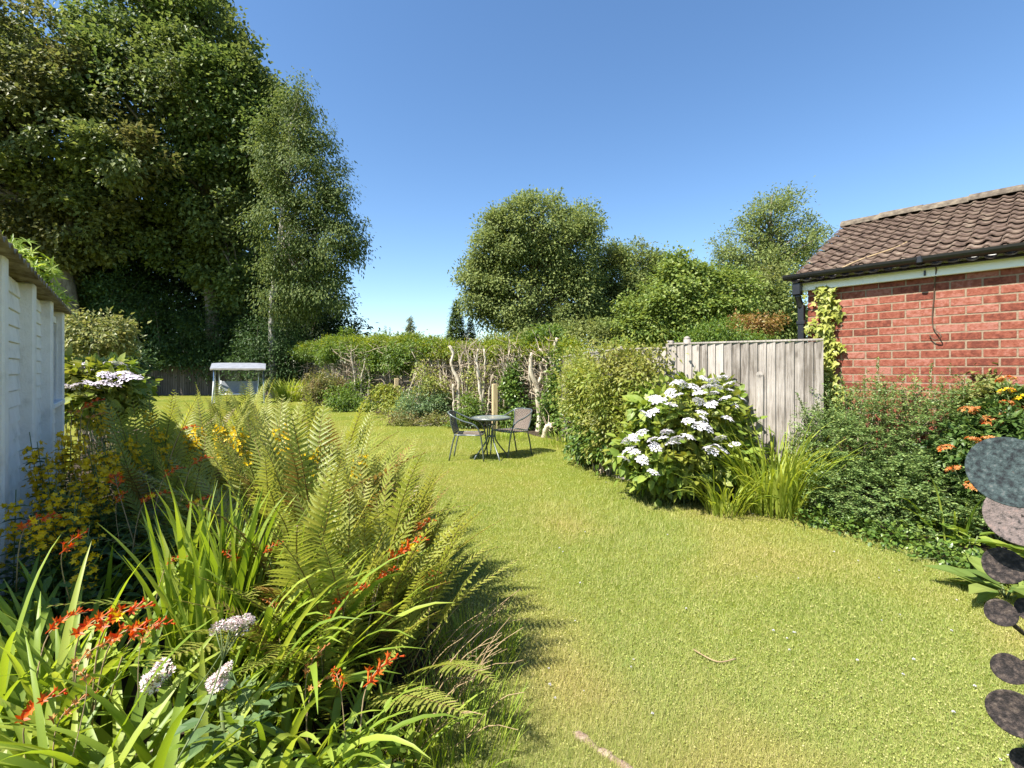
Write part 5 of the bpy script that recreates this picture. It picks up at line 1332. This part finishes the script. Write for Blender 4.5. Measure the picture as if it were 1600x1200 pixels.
# sedum with purple white heads
def sedum_head(R=.05):
    mb = MB(); n = 150
    for k in range(n):
        a = k*2.39996; q = R*math.sqrt((k+.5)/n); z = .018*(1-(q/R)**2)+rng.normal()*.004+.008*math.sin(a*3)
        petal_flower(mb, (q*math.cos(a), q*math.sin(a), z), (rng.normal()*.5, rng.normal()*.5, 1), .0075*rng.uniform(.8, 1.3), 5, .5, .45, 0, rng.uniform(0, 1))
    for k in range(9):
        a = k*.7; tube(mb, [(R*.7*math.cos(a), R*.7*math.sin(a), 0), (R*.2*math.cos(a), R*.2*math.sin(a), -.05), (0, 0, -.08)], .0015, 4, 1)
    tube(mb, spline([(0, 0, -.07), (.015, .01, -.18), (.06, .02, -.3)], 6), .0025, 5, 1)
    return mb.mesh('flower_head', [M['sedumfl'], M['stem']])
sh = [sedum_head(.052), sedum_head(.045)]
sed = rosette('sedum', 'fleshy leaved sedum with purple white flower heads at the front of the left border', -.93, 1.60, 60, .10, .5, 'bluegreen', .40)
SL_ = Vector(sed.location)
for i, (px, py, s) in enumerate([(358, 985, 1.15), (370, 975, .7), (247, 1057, 1.0), (340, 1065, .75), (352, 1048, .6), (388, 968, .5)]):
    inst('flower_head', sh[i % 2], sed, at(px, py, 1.62)-SL_, (.55, rng.normal()*.25, rng.uniform(0, 6)), s)
# loosestrife: whorled yellow spikes
def loose_spike(h=1.0, fl=.42):
    mb = MB(); q = spline([(0, 0, 0), (.02, .01, h*.5), (0, 0, h)], 10); tube(mb, q, np.linspace(.004, .002, len(q)), 5, 1)
    nW = int(h*.9/.042)
    for k in range(nW):
        z = .08+k*.042+rng.uniform(-.014, .014); t = z/h
        if z > h: break
        c_ = np.array([np.interp(z, q[:, 2], q[:, 0]), np.interp(z, q[:, 2], q[:, 1]), z])
        m = 4; A = rng.uniform(0, 2)+np.arange(m)*PI/2; D = np.stack([np.cos(A), np.sin(A), np.full(m, .25)], 1)
        ln = (.105*(1-.5*t) if z < h-fl else .055)*rng.uniform(.75, 1.15); leaves(mb, np.repeat([c_], m, 0), D, np.repeat([[0, 0, 1.0]], m, 0), ln, ln*.40, shape=7, droop=.3, mat=2)
        if z > h-fl:
            for j in range(8):
                a = rng.uniform(0, 2*PI); d = np.array([math.cos(a), math.sin(a), rng.uniform(-.1, .9)]); petal_flower(mb, c_+d*rng.uniform(.022, .055)+np.array([0, 0, rng.normal()*.012]), d+rng.normal(size=3)*.45, .020*(1.1-.3*t), 5, .6, .25, 0, rng.uniform(0, 1))
    return mb.mesh('flower_spike', [M['yellow'], M['stem'], M['shadeflower_leaf']])
ls = [loose_spike(1.0, .40), loose_spike(1.0, .32), loose_spike(1.0, .25)]
def loosestrife(label, x, y, tops):
    root = empty('loosestrife', (x, y, 0), 0, label, 'flowering plant', 'yellow loosestrife in the left border')
    for i, (px, py, Y) in enumerate(tops):
        t = at(px, py, Y); b = Vector((x+(t.x-x)*.55+rng.normal()*.04, y+(t.y-y)*.55+rng.normal()*.04, 0)); d = t-b; h = d.length
        r = d.to_track_quat('Z', 'X').to_euler()
        o = inst('flower_spike', ls[i % 3], root, b-Vector((x, y, 0)), r, (1, 1, h))
    mb = MB(); n = 380; a = rng.uniform(0, 2*PI, n); q = .34*np.sqrt(rng.random(n)); z = rng.uniform(.05, .6, n)
    P = np.stack([np.cos(a)*q, np.sin(a)*q, z], 1); leaves(mb, P, rand_dir(n)*.6+np.stack([np.cos(a), np.sin(a), np.zeros(n)], 1), np.array([0, 0, 1.0])+rand_dir(n)*.3, rng.uniform(.05, .09, n), .032, shape=7, droop=.2)
    mb.build('leaves', M['shadeflower_leaf'], root)
loosestrife('tall yellow loosestrife in the shed shade, tallest spikes touching the white wall', -2.55, 2.85, [(46, 675, 2.75), (58, 690, 2.75), (72, 712, 2.7), (105, 655, 3.0), (112, 680, 2.95), (96, 690, 2.9), (122, 668, 3.0)])
loosestrife('yellow loosestrife in the middle of the shaded corner, right of the tallest spikes', -2.15, 2.85, [(130, 690, 2.8), (138, 702, 2.75), (150, 695, 2.85), (160, 688, 2.9), (148, 725, 2.7), (172, 690, 3.0), (115, 735, 2.65)])
loosestrife('low yellow loosestrife at the left edge, lowest flowers near the iris blades', -2.2, 2.3, [(25, 765, 2.35), (50, 798, 2.2), (58, 805, 2.2), (88, 750, 2.4), (75, 760, 2.4), (128, 762, 2.4), (140, 820, 2.2), (118, 785, 2.3)])
loosestrife('sunlit yellow loosestrife flowering between the ferns', -2.2, 3.85, [(185, 672, 3.6), (197, 675, 3.6), (290, 668, 3.9), (298, 675, 3.9), (342, 653, 4.0), (348, 660, 4.0), (240, 660, 3.8), (305, 655, 4.0)])
loosestrife('yellow loosestrife near the pale pink hydrangea in partial shade', -3.3, 4.3, [(152, 618, 4.5), (165, 622, 4.4), (170, 632, 4.4), (110, 625, 4.6), (235, 632, 4.6), (145, 640, 4.2)])
loosestrife('small yellow loosestrife lost among the front ferns', -1.2, 3.2, [(430, 650, 3.3), (453, 660, 3.3), (567, 700, 3.1), (480, 690, 3.2), (362, 655, 3.5)])
bush('ground_cover', 'low pale leaved ground cover at the bottom left corner', 'plant', [(np.array([-1.45, 1.35, .12]), np.array([.35, .25, .16])), (np.array([-.85, 1.40, .14]), np.array([.25, .2, .16])), (np.array([-.5, 1.55, .10]), np.array([.2, .2, .12]))], 'hydleaf', .07, 9, .055, .7, stems=5, sr=.004, bark='stem', shape=7)
# dry stalks and long grass at the bed's front corner
mb = MB()
for k in range(60):
    b = np.array([rng.uniform(-.55, -.2), rng.uniform(1.75, 2.5), 0]); a = rng.uniform(-.6, 1.0); l = rng.uniform(.25, .6)
    e = b+np.array([math.cos(a)*l*.6, -math.sin(a)*l*.4, l*rng.uniform(.3, .9)]); q = spline([b, b*.4+e*.6+np.array([0, 0, .05]), e], 7); tube(mb, q, np.linspace(.0028, .0012, len(q)), 4, caps=False)
tag(mb.build('dry_stalks', M['drystem']), 'bundle of dry brown stalks at the front corner of the left border', 'dead stalks')
strappy('grass_tuft', 'unmown long grass at the front corner of the left border', -.24, 1.88, 240, .24, .005, 'strap', .26, (.0, .5), (.4, 1.6), seg=6)
strappy('grass_tuft', 'long grass at the lawn edge under the front fern', -.20, 2.45, 260, .24, .005, 'strap', .22, (.0, .5), (.4, 1.6), seg=6)
# stones in the bottom left corner
M['stone'] = plain('pale stone', [(.24, .21, .19), (.42, .38, .34), (.55, .50, .45)], .9, 14, None, .6)
def stone(px, py, Y, r, label):
    c = at(px, py, Y); mb = MB(); nu, nv = 18, 12; V = []
    ph = rng.uniform(0, 6, 4)
    for j in range(nv+1):
        for i in range(nu):
            a, b = i/nu*2*PI, j/nv*PI; d = np.array([math.cos(a)*math.sin(b), math.sin(a)*math.sin(b), math.cos(b)])
            q = 1+.14*math.sin(3*d[0]+ph[0])*math.cos(2.5*d[1]+ph[1])+.10*math.sin(5*d[2]+ph[2]+4*d[0])+.04*math.sin(11*d[0]+ph[3])*math.sin(9*d[2])
            V.append(d*r*q*np.array([1.2, 1, .72]))
    f = [[j*nu+i, j*nu+(i+1) % nu, (j+1)*nu+(i+1) % nu, (j+1)*nu+i] for j in range(nv) for i in range(nu)]
    mb.add(V, f, 0, True); o = mb.build('stone', M['stone'], None, (c.x, c.y, r*.55)); tag(o, label, 'stone', 'stones at the front of the left border')
stone(205, 1150, 1.62, .13, 'largest pale rough stone under the bent leaves at the bottom left')
stone(150, 1165, 1.55, .08, 'small pale stone left of the largest one, bottom left corner')
stone(250, 1130, 1.75, .09, 'pale stone beneath the purple white sedum head')
# white clover heads and daisies on the lawn
def daisy():
    mb = MB(); m = 40; d = rand_dir(m); d[:, 2] = abs(d[:, 2]); leaves(mb, d*.003+np.array([0, 0, .032]), d, rand_dir(m), .009, .0055)
    tube(mb, [(0, 0, 0), (0, 0, .034)], .0012, 4, 1); return mb.mesh('clover_flower', [M['white'], M['stem']])
dm = daisy(); spots = [(912, 1084), (1021, 1123), (1182, 904), (1207, 990), (1233, 1020), (1244, 993), (1230, 1002), (990, 1035), (986, 1047), (1242, 992), (1340, 880), (1372, 905), (1430, 878), (1460, 903), (1484, 990), (1410, 1060), (1428, 1036), (1523, 1078), (1574, 1098), (1565, 1125), (1492, 1122), (1495, 940), (1515, 942), (1560, 1190), (1577, 1187), (908, 915), (900, 975), (880, 866), (778, 1043)]
for k in range(30):
    px, py = rng.uniform(830, 1600), 577+1.5*F/rng.uniform(2.0, 8.5); spots.append((px, py))
for i, (px, py) in enumerate(spots):
    g = ground_at(px, py)
    if g.x > bed_edge_right(g.y)-.05 or g.x < bed_edge_left(g.y)+.05: continue
    o = inst('clover_flower', dm, None, g, (rng.normal()*.2, rng.normal()*.2, rng.uniform(0, 6)), rng.uniform(.4, .7)); tag(o, 'tiny white clover flower head dotted on the mown lawn', 'flower', 'white clover flowers on the lawn')
mb = MB(); q = spline([tuple(ground_at(px, py)+Vector((0, 0, .022))) for px, py in ((1083, 1021), (1105, 1034), (1125, 1041), (1150, 1036))], 14); tube(mb, q, .0035, 5)
tag(mb.build('dry_stalk', M['drystem']), 'curved dry stalk lying on the open lawn', 'stalk')
crocosmia('crocosmia of broad bent leaves close to the camera, between the stones and the sedum', -1.08, 1.42, 44, .66, .036, (.2, .9), (1.2, 2.4), [], .18, bias=-1.2)
